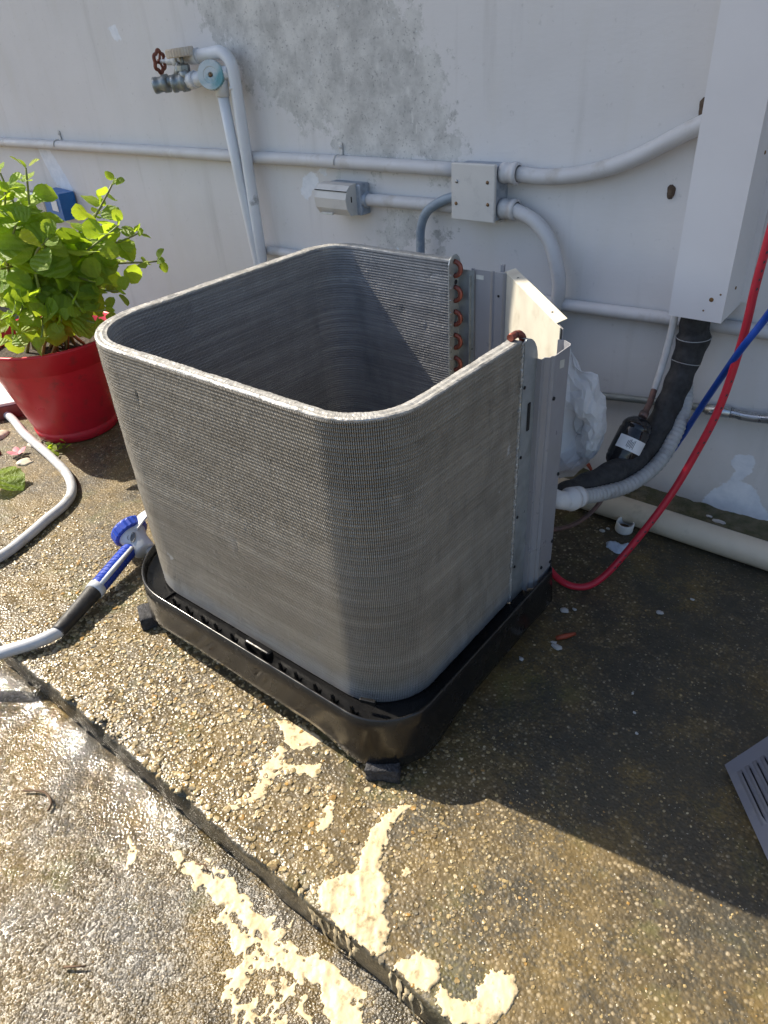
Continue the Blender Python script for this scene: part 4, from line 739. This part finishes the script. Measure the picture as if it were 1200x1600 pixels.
# things lying on the ground by the drain pipe
b = MB(); ax = Vector((.12, -.10, 1)).normalized(); b.lathe([(.0165, 0), (.0205, 0), (.0208, .002), (.0208, .022), (.0200, .024), (.0172, .024), (.0165, .022), (.0165, 0)], (.384, .487, .003), ax, 28); rg_ = thing('pipe_ring', 'short white plastic pipe ring standing on the dark concrete', 'pipe ring', (.384, .487, 0)); b.build('ring', M['whiteslab'], rg_)
MB().disc((.384, .487, .0055), .0162, ax).build('rusty_inside', M['screw'], rg_)
def blobsheet(name, poly, z, mat, cell=.003, thick=.0012, wrinkle=0.0, wscale=60, seed=1, parent=None, field=None, rag=.0, zf=None, kind=None):
    """irregular thin skin: grid clipped to an outline, edges snapped to it, given thickness"""
    pa = np.array(poly); x0, y0 = pa.min(0)-.01; x1, y1 = pa.max(0)+.01
    xs = np.arange(x0, x1, cell); ys = np.arange(y0, y1, cell); X, Y = np.meshgrid(xs, ys, indexing='ij')
    f = lambda a, c: (sdf(a, c, poly)+rag*(1.5*fbm(a*110, c*110, seed)+1.3*fbm(a*330, c*330, seed+5, 2)) if field is None else field(a, c))
    D = f(X, Y); e = 1e-4; gx = (f(X+e, Y)-f(X-e, Y))/(2*e); gy = (f(X, Y+e)-f(X, Y-e))/(2*e); g2 = np.hypot(gx, gy)+.3
    mv = np.clip(D/g2, -.45*cell, .75*cell)*(np.abs(D/g2) < cell*.75)
    Xm = X-mv*gx/g2; Ym = Y-mv*gy/g2; ins = D/g2 < cell*.45
    ni, nj = X.shape; Fq = gridfaces(ni, nj); I = ins.ravel(); keep = I[Fq].all(1); Fq = Fq[keep]
    Zb = np.full(X.shape, z) if zf is None else zf(Xm, Ym)
    rise = thick*np.clip(-D/g2/(cell*2.5)+.2, .10, 1)+wrinkle*np.clip(-D/.006, 0, 1)*(.5+fbm(X*wscale, Y*wscale*.8, seed+3)+1.3*np.abs(fbm(X*wscale*1.5+Y*wscale*1.1, Y*28-X*20, seed+9))-.3)
    V = np.stack([Xm.ravel(), Ym.ravel(), (Zb+rise).ravel()], 1); used = np.unique(Fq); mp_ = np.full(len(V), -1); mp_[used] = np.arange(len(used)); V = V[used]; Fq = mp_[Fq]
    # skirt down to the ground along the border
    ed = np.concatenate([Fq[:, [0, 1]], Fq[:, [1, 2]], Fq[:, [2, 3]], Fq[:, [3, 0]]]); key = {}
    for a, c in ed.tolist(): key[(a, c)] = 1
    bd = [(a, c) for a, c in key if (c, a) not in key]; nv = len(V); bv = {}; ex = []; Q = []
    zb = Zb.ravel()[used]
    for a, c in bd:
        for q in (a, c):
            if q not in bv: bv[q] = nv+len(ex); ex.append((V[q, 0], V[q, 1], zb[q]-.002))
        Q.append((a, bv[a], bv[c], c))
    V = np.concatenate([V, np.array(ex)]); Fq = np.concatenate([Fq, np.array(Q)])
    o0 = (float(V[:, 0].mean()), float(V[:, 1].mean()), z); return npmesh(name, V, Fq, mat, parent, True, origin=o0)
zp = lambda a, c: zpad(a, c)+.0005
PE = {
 'forked strip of cream paint peeled onto the concrete in front of the base pan': ([(0.157, -0.437), (0.172, -0.436), (0.187, -0.46), (0.209, -0.45), (0.243, -0.423), (0.256, -0.445), (0.227, -0.456), (0.2, -0.475), (0.196, -0.493), (0.21, -0.52), (0.199, -0.539), (0.19, -0.566), (0.172, -0.583), (0.179, -0.542), (0.183, -0.513), (0.167, -0.491), (0.164, -0.462)], .0005, .0008),
 'small oval scrap of cream paint right of the forked strip': ([(0.295, -0.457), (0.318, -0.472), (0.332, -0.493), (0.33, -0.514), (0.319, -0.518), (0.308, -0.497), (0.303, -0.473)], .0006, .001),
 'long tapering tongue of cream paint curling towards the base pan corner': ([(0.41, -0.395), (0.405, -0.42), (0.413, -0.458), (0.437, -0.513), (0.411, -0.537), (0.395, -0.495), (0.383, -0.465), (0.386, -0.433), (0.395, -0.409)], .0006, .0035),
 'wrinkled square of cream paint at the kerb edge below the long tongue': ([(0.386, -0.562), (0.403, -0.538), (0.435, -0.51), (0.46, -0.515), (0.472, -0.531), (0.477, -0.549), (0.502, -0.568), (0.514, -0.591), (0.507, -0.602), (0.475, -0.603), (0.435, -0.604), (0.396, -0.600), (0.380, -0.580)], .0006, .0060),
 'small ragged cream paint piece on the kerb edge beside the curved one': ([(0.543, -0.562), (0.578, -0.561), (0.590, -0.572), (0.588, -0.595), (0.563, -0.602), (0.530, -0.600), (0.543, -0.577)], .0006, .0030),
 'curved horseshoe of cream paint at the bottom edge of the pad': ([(0.594, -0.576), (0.612, -0.582), (0.639, -0.571), (0.635, -0.542), (0.639, -0.525), (0.66, -0.513), (0.677, -0.524), (0.68, -0.548), (0.671, -0.578), (0.637, -0.604), (0.602, -0.603), (.592, -.590)], .0006, .0035),
 'tiny cream paint chip beside the wrinkled square': ([(0.46, -0.489), (0.463, -0.479), (0.474, -0.485), (0.469, -0.493)], .0007, .001)}
for i, (lab, (poly, th_, wr)) in enumerate(PE.items()):
    o = blobsheet('paint_peel', poly, .003, M['paint'], .0024, th_, wr, 70, i*7+2, rag=.0065, zf=zp); tag(o, lab, 'paint scrap')
o = blobsheet('paint_stain', [(0.105, -0.400), (0.174, -0.383), (0.212, -0.386), (0.196, -0.425), (0.172, -0.432), (0.145, -0.418)], .001, M['paint'], .0024, .0007, 0, 60, 41, rag=.006, zf=lambda a, c: zpad(a, c)+.0002); tag(o, 'thin worn smear of cream paint against the base pan', 'paint stain')
# paint drips down the kerb face
for i, (xx, ln) in enumerate(((.392, .050), (.402, .022), (.413, .060), (.424, .034), (.436, .066), (.449, .026), (.461, .052), (.474, .030), (.536, .03), (.548, .058), (.560, .036), (.572, .062), (.585, .03))):
    V = []; m_ = 10; wd = random.uniform(.0022, .0052)
    for k in range(m_+1):
        t_ = k/m_; w_ = wd*(1-.75*t_)*(1+.4*math.sin(k*1.9+i)); xc = xx+.003*math.sin(t_*4+i*2); zc = .0015-t_*ln; yb = KERB+(.0015 if zc > -.008 else .0004)+float(fbm(np.array(xc*40), np.array(zc*30), 5))*.012
        V += [(xc-w_, yb-.0012, zc), (xc, yb-.0026, zc), (xc+w_, yb-.0012, zc)]
    b = MB().add(V, [(3*k+q, 3*k+q+1, 3*k+4+q, 3*k+3+q) for k in range(m_) for q in (0, 1)], True)
    tag(b.build('paint_drip', M['paint']), 'thin cream paint drip running down the kerb face', 'paint drip', 'paint drips on the kerb face')
# lacy paint residue on the lower pavement
SP1 = [(0.08, -0.660), (0.137, -0.642), (0.19, -0.618), (0.247, -0.622), (0.293, -0.620), (0.35, -0.622), (0.424, -0.626), (0.492, -0.626), (0.582, -0.620), (0.56, -0.668), (0.458, -0.678), (0.381, -0.676), (0.327, -0.672), (0.26, -0.676), (0.19, -0.676), (0.135, -0.672)]
SP2 = [(0.28, -0.675), (0.381, -0.672), (0.50, -0.682), (0.56, -.70), (0.50, -.80), (0.397, -0.764), (0.325, -0.744), (0.310, -0.70)]
SP3 = [(0.03, -0.685), (0.064, -0.682), (0.085, -0.715), (0.075, -0.728)]
def lace(a, c):
    f1 = sdf(a, c, SP1)*.7+.042*fbm(a*24+c*10, c*40-a*6, 90)+.016*fbm(a*75, c*75, 91)+.0045-.060*np.maximum(0, .05-np.abs(fbm(a*17, c*24, 99)))*-2.2
    f2 = np.maximum(sdf(a, c, SP2), 0)*1.+.013*np.abs(fbm(a*38, c*38, 93))*4-.0062+.010*fbm(a*16, c*16, 94)+.006*fbm(a*110, c*110, 97)
    f3 = np.maximum(sdf(a, c, SP3), -.006)*1.+.016*fbm(a*60, c*60, 95)+.003
    return np.minimum(np.minimum(f1, f2+.002), f3)+.010*fbm(a*150, c*150, 98)+.010*np.abs(fbm(a*60+c*20, c*60, 87))-.001
o = blobsheet('paint_residue', SP1+SP2+SP3, LOW, M['paint'], .0018, .0005, .0010, 80, 5, field=lace, zf=lambda a, c: zlow(a, c)+.0003+np.exp(-((c-KERB)/.03)**2)*(.004+.010*fbm(a*22, c*22, 29))); o['kind'] = 'stuff'; tag(o, 'lacy cream paint residue spread on the lower pavement along the kerb', 'paint residue')
# scraps by the wall and the pan
o = blobsheet('torn_paper', [(.372, .418), (.388, .432), (.402, .428), (.428, .452), (.432, .436), (.418, .420), (.422, .402), (.408, .392), (.392, .398), (.378, .402)], .002, M['paper'], .003, .0015, .010, 60, 61, rag=.003); tag(o, 'crumpled pale blue paper scrap below the white pipe ring', 'paper')
for (xx, yy, s_) in ((.436, .048, .010), (.425, .055, .005), (.400, .150, .009), (.415, .165, .005), (.395, -.02, .005), (.345, .455, .006), (.352, .470, .005), (.56, .255, .007), (.60, .33, .004), (.62, -.02, .003), (.64, -.06, .003), (.60, .02, .003), (.415, .33, .004)):
    k = 7; pl = [(xx+s_*random.uniform(.5, 1.1)*math.cos(a)*1.4, yy+s_*random.uniform(.5, 1.1)*math.sin(a)) for a in np.linspace(0, 2*math.pi, k+1)[:-1]]
    o = blobsheet('paint_flake', pl, .0035, M['flake'], .0018, .0012, .003, 150, int(xx*1000), rag=.001); tag(o, 'small white paint flake on the dark concrete right of the unit', 'paint flake', 'white flakes scattered right of the unit')
for (xx, yy, s_) in ((.560, .612, .010), (.535, .622, .005)):
    pl = [(xx+s_*1.6*math.cos(a), yy+s_*.7*math.sin(a)) for a in np.linspace(0, 2*math.pi, 8)[:-1]]
    o = blobsheet('paint_flake', pl, .022, M['flake'], .0018, .0012, .002, 150, 9, rag=.001); tag(o, 'larger white paint flake on the mossy strip by the wall' if s_ > .008 else 'tiny white paint flake on the mossy strip by the wall', 'paint flake', 'flakes on the mossy strip')
b = MB(); b.tube([(.425, .066, .005), (.438, .080, .007), (.450, .098, .006)], 0, 6, rs=[.0045, .0055, .003]); tag(b.build('rusty_scrap', M['orange']), 'rust red scrap lying beside the base pan on dark concrete', 'scrap')
b = MB(); b.tube([(.222, .60, .082), (.232, .602, .076), (.240, .605, .062)], 0, 6, rs=[.003, .0055, .004]); tag(b.build('rusty_scrap', M['orange']), 'orange red scrap against the wall beside the plastic bag', 'scrap')
MBx = MB(); MBx.tube(smooth_path([(-.20, -.745, LOW+.006), (-.165, -.725, LOW+.008), (-.135, -.728, LOW+.008), (-.125, -.74, LOW+.006)]), .0022, 7); tag(MBx.build('twig', M['twig']), 'thin reddish twig on the wet pavement near the kerb', 'twig')
MBx = MB(); MBx.tube([(.165, -.648, LOW+.012), (.18, -.64, LOW+.014), (.193, -.645, LOW+.011)], .0013, 6); tag(MBx.build('twig', M['twig']), 'tiny twig beside the cream paint residue', 'twig')
MBx = MB(); MBx.tube([(.13, -.862, LOW+.006), (.155, -.842, LOW+.007)], 0, 6, rs=[.002, .0012]); tag(MBx.build('twig', M['twig']), 'short dark twig near the lower left corner', 'twig')
# louvred panel at the right
Ac = Vector((.7778, -.0465, .012)); e1 = Vector((.6155, -.7881, 0)); e2 = Vector((.4792, .3743, .7939)); nn = e1.cross(e2).normalized()
if nn.z < 0: nn = -nn
lp = thing('louvred_panel', 'slate grey louvred metal panel propped at the right edge of the picture', 'panel', Ac)
def LPt(a, c, h=0): return Ac+e1*a+e2*c+nn*h
LW, LH, TW = .52, .34, .004
b = MB(); V = [LPt(0, 0), LPt(LW, 0), LPt(LW, LH), LPt(0, LH), LPt(0, 0, -.014), LPt(LW, 0, -.014), LPt(LW, LH, -.014), LPt(0, LH, -.014)]
b.add(V, [(0, 1, 2, 3), (7, 6, 5, 4), (0, 4, 5, 1), (1, 5, 6, 2), (2, 6, 7, 3), (3, 7, 4, 0)])
foot = e2.copy(); foot.z = 0; foot.normalize(); T0 = LPt(0, LH, -.014); T1 = LPt(LW, LH, -.014); gz0 = T0+foot*.16; gz1 = T1+foot*.16; gz0.z = gz1.z = .002
b.add([T0, T1, gz1, gz0, T0-foot*.012, T1-foot*.012, gz1-foot*.012, gz0-foot*.012], [(0, 1, 2, 3), (7, 6, 5, 4), (0, 4, 5, 1), (1, 5, 6, 2), (2, 6, 7, 3), (3, 7, 4, 0)])
pl_ = b.build('sheet', M['louver'], lp)
# each louvre: a half-round hood pressed outward with an open dark mouth
lm = None
for row in range(4):
    for i in range(22):
        a = .022+row*.118; c = .014+i*.0145; n_ = 9; V = []; Ln_ = .092
        b = MB()
        for k in range(n_+1):
            t_ = k/n_; h = .0055*min(1, math.sin(math.pi*t_)*3.0); V += [LPt(a+Ln_*t_, c, .0003), LPt(a+Ln_*t_, c+.005, h*.95), LPt(a+Ln_*t_, c+.009, h)]
        b.add(V, [(3*k+q, 3*k+q+1, 3*k+4+q, 3*k+3+q) for k in range(n_) for q in (0, 1)], True)
        o = b.build('louvre', M['louver'], pl_)
        b = MB(); b.add([LPt(a+.006, c+.0090, .0003), LPt(a+Ln_-.006, c+.0090, .0003), LPt(a+Ln_-.010, c+.0090, .0050), LPt(a+.010, c+.0090, .0050)], [(0, 1, 2, 3)])
        b.build('louvre_mouth', M['dark'], pl_)

# ------------------------------------------------------------------ hose and spray nozzle
hs = thing('garden_hose', 'thick pale grey garden hose snaking past the red pot to the spray nozzle', 'hose', (-.8, -.35, 0))
H1 = [(-2.3, .02, .0135), (-1.628, -.023, .0135), (-1.362, -.075, .0135), (-1.149, -.109, .0135), (-1.0, -.142, .0135), (-.91, -.186, .0135), (-.868, -.235, .0135), (-.843, -.30, .0135), (-.814, -.37, .0135), (-.789, -.454, .0135), (-.80, -.56, .0135), (-.86, -.66, -.01), (-.95, -.73, -.05), (-.98, -.80, -.05), (-.90, -.86, -.05), (-.75, -.83, -.05), (-.62, -.745, -.042), (-.53, -.672, -.015), (-.465, -.618, .012), (-.434, -.578, .018), (-.418, -.545, .02), (-.412, -.512, .02)]
MB().tube(smooth_path(H1, 8), .0132, 16).build('tube', M['hose'], hs)
sl_ = [(-.413, -.520, .020), (-.425, -.485, .0225), (-.442, -.440, .0255), (-.458, -.398, .028)]
MB().tube(smooth_path(sl_, 5), 0, 16, rs=[.0150+.0045*(i/15)**1.2 for i in range(16)]).build('rubber_sleeve', M['rubber'], hs)
nz_ = thing('spray_nozzle', 'blue and grey garden hose spray nozzle lying beside the base pan', 'spray nozzle', (-.5, -.28, 0))
A_ = Vector((-.456, -.402, .028)); B_ = Vector((-.503, -.272, .042)); ax = (B_-A_).normalized(); Ln = (B_-A_).length
b = MB(); pr = [(.001, -.002), (.021, -.002), (.021, .014), (.0185, .016)]
b.lathe(pr, A_, ax, 24); b.build('collar', M['greypl'], nz_)
pr = [(.0185, .014)]
for i in range(11): h = .018+i*.0108; q = .0195-.00008*i; pr += [(q, h), (q, h+.006), (q-.0018, h+.0075), (q-.0018, h+.0095)]
pr += [(.017, Ln), (.012, Ln+.008), (.001, Ln+.010)]
b = MB(); b.lathe(pr, A_, ax, 24, False); hd = b.build('grip', M['bluepl'], nz_)
sd_ = Vector((0, 0, 1)); sd_ = (sd_-sd_.dot(ax)*ax).normalized(); lf = ax.cross(sd_); off_ = (sd_*.7+lf*.75).normalized()
MB().tube([A_+ax*.012+off_*.017, A_+ax*(Ln*.5)+off_*.0175, A_+ax*Ln*.98+off_*.0165], 0, 10, rs=[.0055, .006, .005]).build('grip_stripe', M['greypl'], hd)
hx = Vector((-.86, .10, .42)).normalized(); c = Vector((-.520, -.243, .050))
b = MB(); b.lathe([(.001, -.045), (.022, -.045), (.026, -.040), (.0265, -.010), (.030, .0), (.034, .014), (.034, .020)], c, hx, 28); hb = b.build('head_body', M['greypl'], nz_)
knob('dial_ring', c+hx*.012, hx, .043, .026, M['bluepl'], nz_, 22)
MB().lathe([(.034, .0245), (.030, .031), (.001, .033)], c+hx*.006, hx, 24).build('spray_face', M['greypl'], nz_)
# emblem: plain oval with a small arch above, on the side facing up
up_ = Vector((.62, -.45, .64)); up_ = (up_-up_.dot(hx)*hx).normalized(); sx_ = hx.cross(up_).normalized(); cc = c+hx*-.010+up_*.0272
b = MB(); ov = [cc+(hx*.75+sx_*.66).normalized()*.0125*math.cos(a)+(hx*-.66+sx_*.75).normalized()*.0052*math.sin(a)+up_*(-.0006) for a in np.linspace(0, 2*math.pi, 21)[:-1]]
b.add([q+up_*.0022 for q in ov], [tuple(range(20))]); b.tube([q+up_*.0024 for q in ov]+[ov[0]+up_*.0024], .0007, 5, caps=False)
e_ = (hx*.75+sx_*.66).normalized(); f_ = (hx*.66-sx_*.75).normalized(); b.tube([cc+f_*.0085+e_*.006*math.cos(a)+f_*.004*math.sin(a)+up_*.0018 for a in np.linspace(0, math.pi, 9)], .0007, 5); b.build('emblem', M['emblem'], hb)
b = MB(); tp = smooth_path([c+hx*.006+up_*.026+Vector((.002, .01, .004)), c+Vector((.002, .045, .045)), c+Vector((.030, .085, .052)), c+Vector((.075, .10, .045))], 6)
V = []; 
for q in tp: V += [q+Vector((-.010, -.006, 0)), q+Vector((.010, .006, 0)), q+Vector((.010, .006, .005)), q+Vector((-.010, -.006, .005))]
m_ = len(tp); b.add(V, [(4*i+k, 4*i+(k+1) % 4, 4*i+4+(k+1) % 4, 4*i+4+k) for i in range(m_-1) for k in range(4)]+[(0, 1, 2, 3), (4*m_-4, 4*m_-3, 4*m_-2, 4*m_-1)]); b.build('trigger_arm', M['greypl'], nz_)
b = MB(); b.ext([(-.492, -.140), (-.462, -.125), (-.420, -.150), (-.425, -.205), (-.440, -.205)], .058, .076); b.build('trigger_pad', M['bluepl'], nz_)
b = MB(); b.tube(smooth_path([c-hx*.04+Vector((0, .004, -.006)), c+Vector((.06, .012, -.012)), c+Vector((.085, .045, .0)), c+Vector((.10, .075, .02))], 5), .0075, 10); b.build('trigger_guard', M['greypl'], nz_)

# ------------------------------------------------------------------ potted plant
PC = Vector((-1.295, .072, 0))
pot = thing('flower_pot', 'large round red plastic flower pot with a rolled rim', 'flower pot', PC)
b = MB(); b.lathe([(.001, .004), (.112, .004), (.122, 0), (.127, .004), (.131, .030), (.1285, .033), (.130, .036), (.187, .246), (.1895, .250), (.197, .251), (.2075, .306), (.2105, .309), (.2125, .314), (.211, .318), (.206, .319), (.201, .314), (.190, .26)], PC, (0, 0, 1), 64); b.build('shell', M['red'], pot)
b = MB(); xs_ = []; k = 40; b.lathe([(.192, .262), (.15, .272), (.08, .268), (.001, .275)], PC, (0, 0, 1), 40); b.build('soil', M['soil'], pot)
plant = thing('leafy_herb_plant', 'bushy bright green herb with rounded toothed leaves growing in the red pot', 'plant', PC+Vector((0, 0, .27)))
def leafmesh(seed):
    g = random.Random(seed); nu, ns = 12, 3; V = []; bend = g.uniform(.05, .35); cup = g.uniform(.04, .18); tw = g.uniform(-.25, .25)
    for i in range(nu):
        t = i/(nu-1); wd = .46*max(0., 1-abs(2*t**.82-1)**2.7)**.62+.012; wd *= 1 if i in (0, nu-1) else (1.035 if i % 2 else .965)
        for j in range(ns):
            s = (j/(ns-1)-.5)*2; ty = t-(.02 if abs(s) == 1 and i % 2 == 0 and 0 < i < nu-1 else 0)
            V.append((s*wd, ty, -bend*t*t+cup*abs(s)**1.4*wd*1.3+tw*s*wd*t+.03*math.sin(6*t+3*s+g.random())))
    F = [(i*ns+j, i*ns+j+1, (i+1)*ns+j+1, (i+1)*ns+j) for i in range(nu-1) for j in range(ns-1)]
    me = bpy.data.meshes.new('leaf'); me.from_pydata(V, [], F); me.polygons.foreach_set('use_smooth', [True]*len(F)); me.update(); me.materials.append(M['leaf']); return me
LM = [leafmesh(i) for i in range(9)]; nleaf = 0
def put_leaf(at, d, up, size):
    global nleaf
    if nleaf >= 298: return
    d = d.normalized(); x_ = d.cross(up)
    if x_.length < .1: x_ = d.cross(Vector((1, 0, .2)))
    x_.normalize(); z_ = x_.cross(d).normalized(); m = Matrix((x_, d, z_)).transposed()
    o = bpy.data.objects.new('leaf', random.choice(LM)); link(o, plant); q = at-ORG[plant]
    o.matrix_basis = Matrix.Translation(q) @ (m*size).to_4x4(); nleaf += 1
ST = [((-1.184, 0.102, 0.773), 0.9), ((-1.19, 0.031, 0.726), 1.1), ((-1.111, 0.296, 0.706), 0.75), ((-1.144, 0.268, 0.651), 0.7), ((-1.039, 0.292, 0.581), 1.0), ((-1.038, 0.333, 0.495), 0.85), ((-1.03, 0.233, 0.616), 1.0), ((-1.132, 0.146, 0.552), 1.0), ((-1.066, 0.044, 0.620), 1.25), ((-1.139, 0.008, 0.656), 1.2), ((-1.097, 0.044, 0.596), 1.2), ((-1.2, -0.044, 0.547), 1.2), ((-1.062, 0.14, 0.483), 1.05), ((-1.039, 0.187, 0.447), 1.0), ((-1.04, 0.133, 0.407), 1.05), ((-1.054, 0.068, 0.433), 1.1), ((-1.082, 0.018, 0.407), 1.1), ((-1.149, -0.0, 0.464), 1.1), ((-1.162, -0.051, 0.433), 1.1), ((-1.185, -0.097, 0.425), 1.2), ((-1.113, -0.036, 0.368), 1.1), ((-1.121, 0.09, 0.461), 1.0), ((-1.173, -0.087, 0.37), 1.1), ((-1.04, 0.094, 0.382), 1.0), ((-1.203, 0.019, 0.513), 1.1), ((-1.17, 0.113, 0.502), 1.0), ((-1.237, 0.056, 0.765), 1.0)]
for tip, sz in ST:
    tip = Vector(tip); base_ = PC+Vector((random.uniform(-.07, .07), random.uniform(-.07, .07), .27)); mid = base_.lerp(tip, .5); mid.z += .05+.05*random.random(); mid += Vector((random.uniform(-.03, .03), random.uniform(-.03, .03), 0))
    sp_ = smooth_path([base_, mid, tip], 9); nn_ = len(sp_); MB().tube(sp_, 0, 7, rs=[.0052*(1-.55*i/nn_) for i in range(nn_)]).build('stem', M['stem'], plant)
    ln = sum((sp_[i+1]-sp_[i]).length for i in range(nn_-1)); npair = max(3, int(ln*.62/.050)); ph = random.random()*3
    for k in range(npair):
        t_ = 1-(k/npair)*.58; i = min(nn_-2, int(t_*(nn_-1))); q = sp_[i].lerp(sp_[i+1], t_*(nn_-1)-i); tg = (sp_[i+1]-sp_[i]).normalized()
        u = tg.cross(Vector((.3, .2, 1))); u = u.normalized() if u.length > .1 else Vector((1, 0, 0)); v_ = tg.cross(u); a = ph+k*math.pi/2; size = sz*(.034+.0165*min(k, 3))*random.uniform(.8, 1.15)
        for sgn in (1, -1):
            d = (u*math.cos(a)+v_*math.sin(a))*sgn+tg*(.75 if k == 0 else .35)+Vector((0, 0, random.uniform(-.15, .2))); put_leaf(q+d.normalized()*.010, d, tg*.4+Vector((.15+random.uniform(-.6, .6), -.35+random.uniform(-.6, .6), .8)), size)
        if k == 0: put_leaf(q, tg+Vector((random.uniform(-.5, .5), random.uniform(-.5, .5), .2)), Vector((random.uniform(-1, 1), random.uniform(-1, 1), .5)), size*.8)
# smaller plants and litter near the pot
wd_ = thing('weed_tuft', 'tiny bright green weed growing against the foot of the red pot', 'weed', (-1.19, -.075, 0))
for i in range(16):
    o = bpy.data.objects.new('leaf', LM[i % 9]); link(o, wd_); d = Vector((random.uniform(-1, 1), random.uniform(-1, 1), random.uniform(.3, 1))).normalized(); x_ = d.cross(Vector((0, 0, 1))).normalized(); z_ = x_.cross(d)
    o.matrix_basis = Matrix.Translation((random.gauss(0, .022), random.gauss(0, .016), .004+.012*random.random())) @ (Matrix((x_, d, z_)).transposed()*.020).to_4x4()
o = bpy.data.objects.new('fallen_leaf', LM[2].copy()); COL.objects.link(o); x_, d = Vector((.35, -.92, .1)).normalized(), Vector((.9, .38, .02)).normalized(); z_ = x_.cross(d)
o.matrix_basis = Matrix.Translation((-1.16, -.285, .035)) @ (Matrix((x_, d, z_)).transposed()*.105).to_4x4(); tag(o, 'large dark green leaf lying low at the left edge', 'leaf')
pt_ = thing('pink_flower', 'fallen pink flower on the ground left of the red pot', 'flower', (-1.275, -.15, .004))
for i in range(5):
    a = i*1.2566+.3; pl = MB(); cx, cy = -1.275, -.15; V = [(cx, cy, .010)]
    for k in range(5): t_ = (k-2)/2*.55; V.append((cx+.030*(1-.15*abs(k-2))*math.cos(a+t_), cy+.030*(1-.15*abs(k-2))*math.sin(a+t_), .008+.010*math.cos(t_*2)))
    pl.add(V, [(0, k, k+1) for k in range(1, 5)], True); pl.build('petal', M['petal'], pt_)
sb = thing('terracotta_tray', 'low terracotta edged tray with a white top left behind the red pot', 'tray', (-1.75, .02, 0))
mr = Matrix.Rotation(rad(-30), 3, 'Z')
MB().box((-1.70, .055, .022), (.34, .24, .044), mr, .004).build('edge', M['brick'], sb)
MB().box((-1.70, .055, .049), (.325, .225, .010), mr, .002).build('top', M['whiteslab'], sb)
for (xx, yy, s_, hgt_) in ((-1.36, -.20, .05, .02), (-1.46, -.12, .04, .02), (-1.30, -.08, .03, .012), (-1.22, -.16, .028, .010), (-1.40, -.27, .035, .014)):
    k = 9; pl = [(xx+s_*random.uniform(.6, 1.1)*math.cos(a), yy+s_*random.uniform(.5, 1.)*math.sin(a)) for a in np.linspace(0, 2*math.pi, k+1)[:-1]]
    o = blobsheet('broken_tile_piece', pl, .001, M['pvc'] if xx != -1.36 else M['brick'], .006, hgt_*.5, hgt_*.4, 30, int(abs(xx)*1000), rag=.004); tag(o, {-1.46: 'tan stone fragment nearest the terracotta tray', -1.30: 'small tan stone close to the foot of the red pot', -1.22: 'pale flat stone between the pink flower and the grey hose', -1.40: 'tan stone fragment beside the large fallen leaf', -1.36: 'reddish stone fragment beside the pink flower'}[xx], 'stone', 'stone fragments left of the pot')
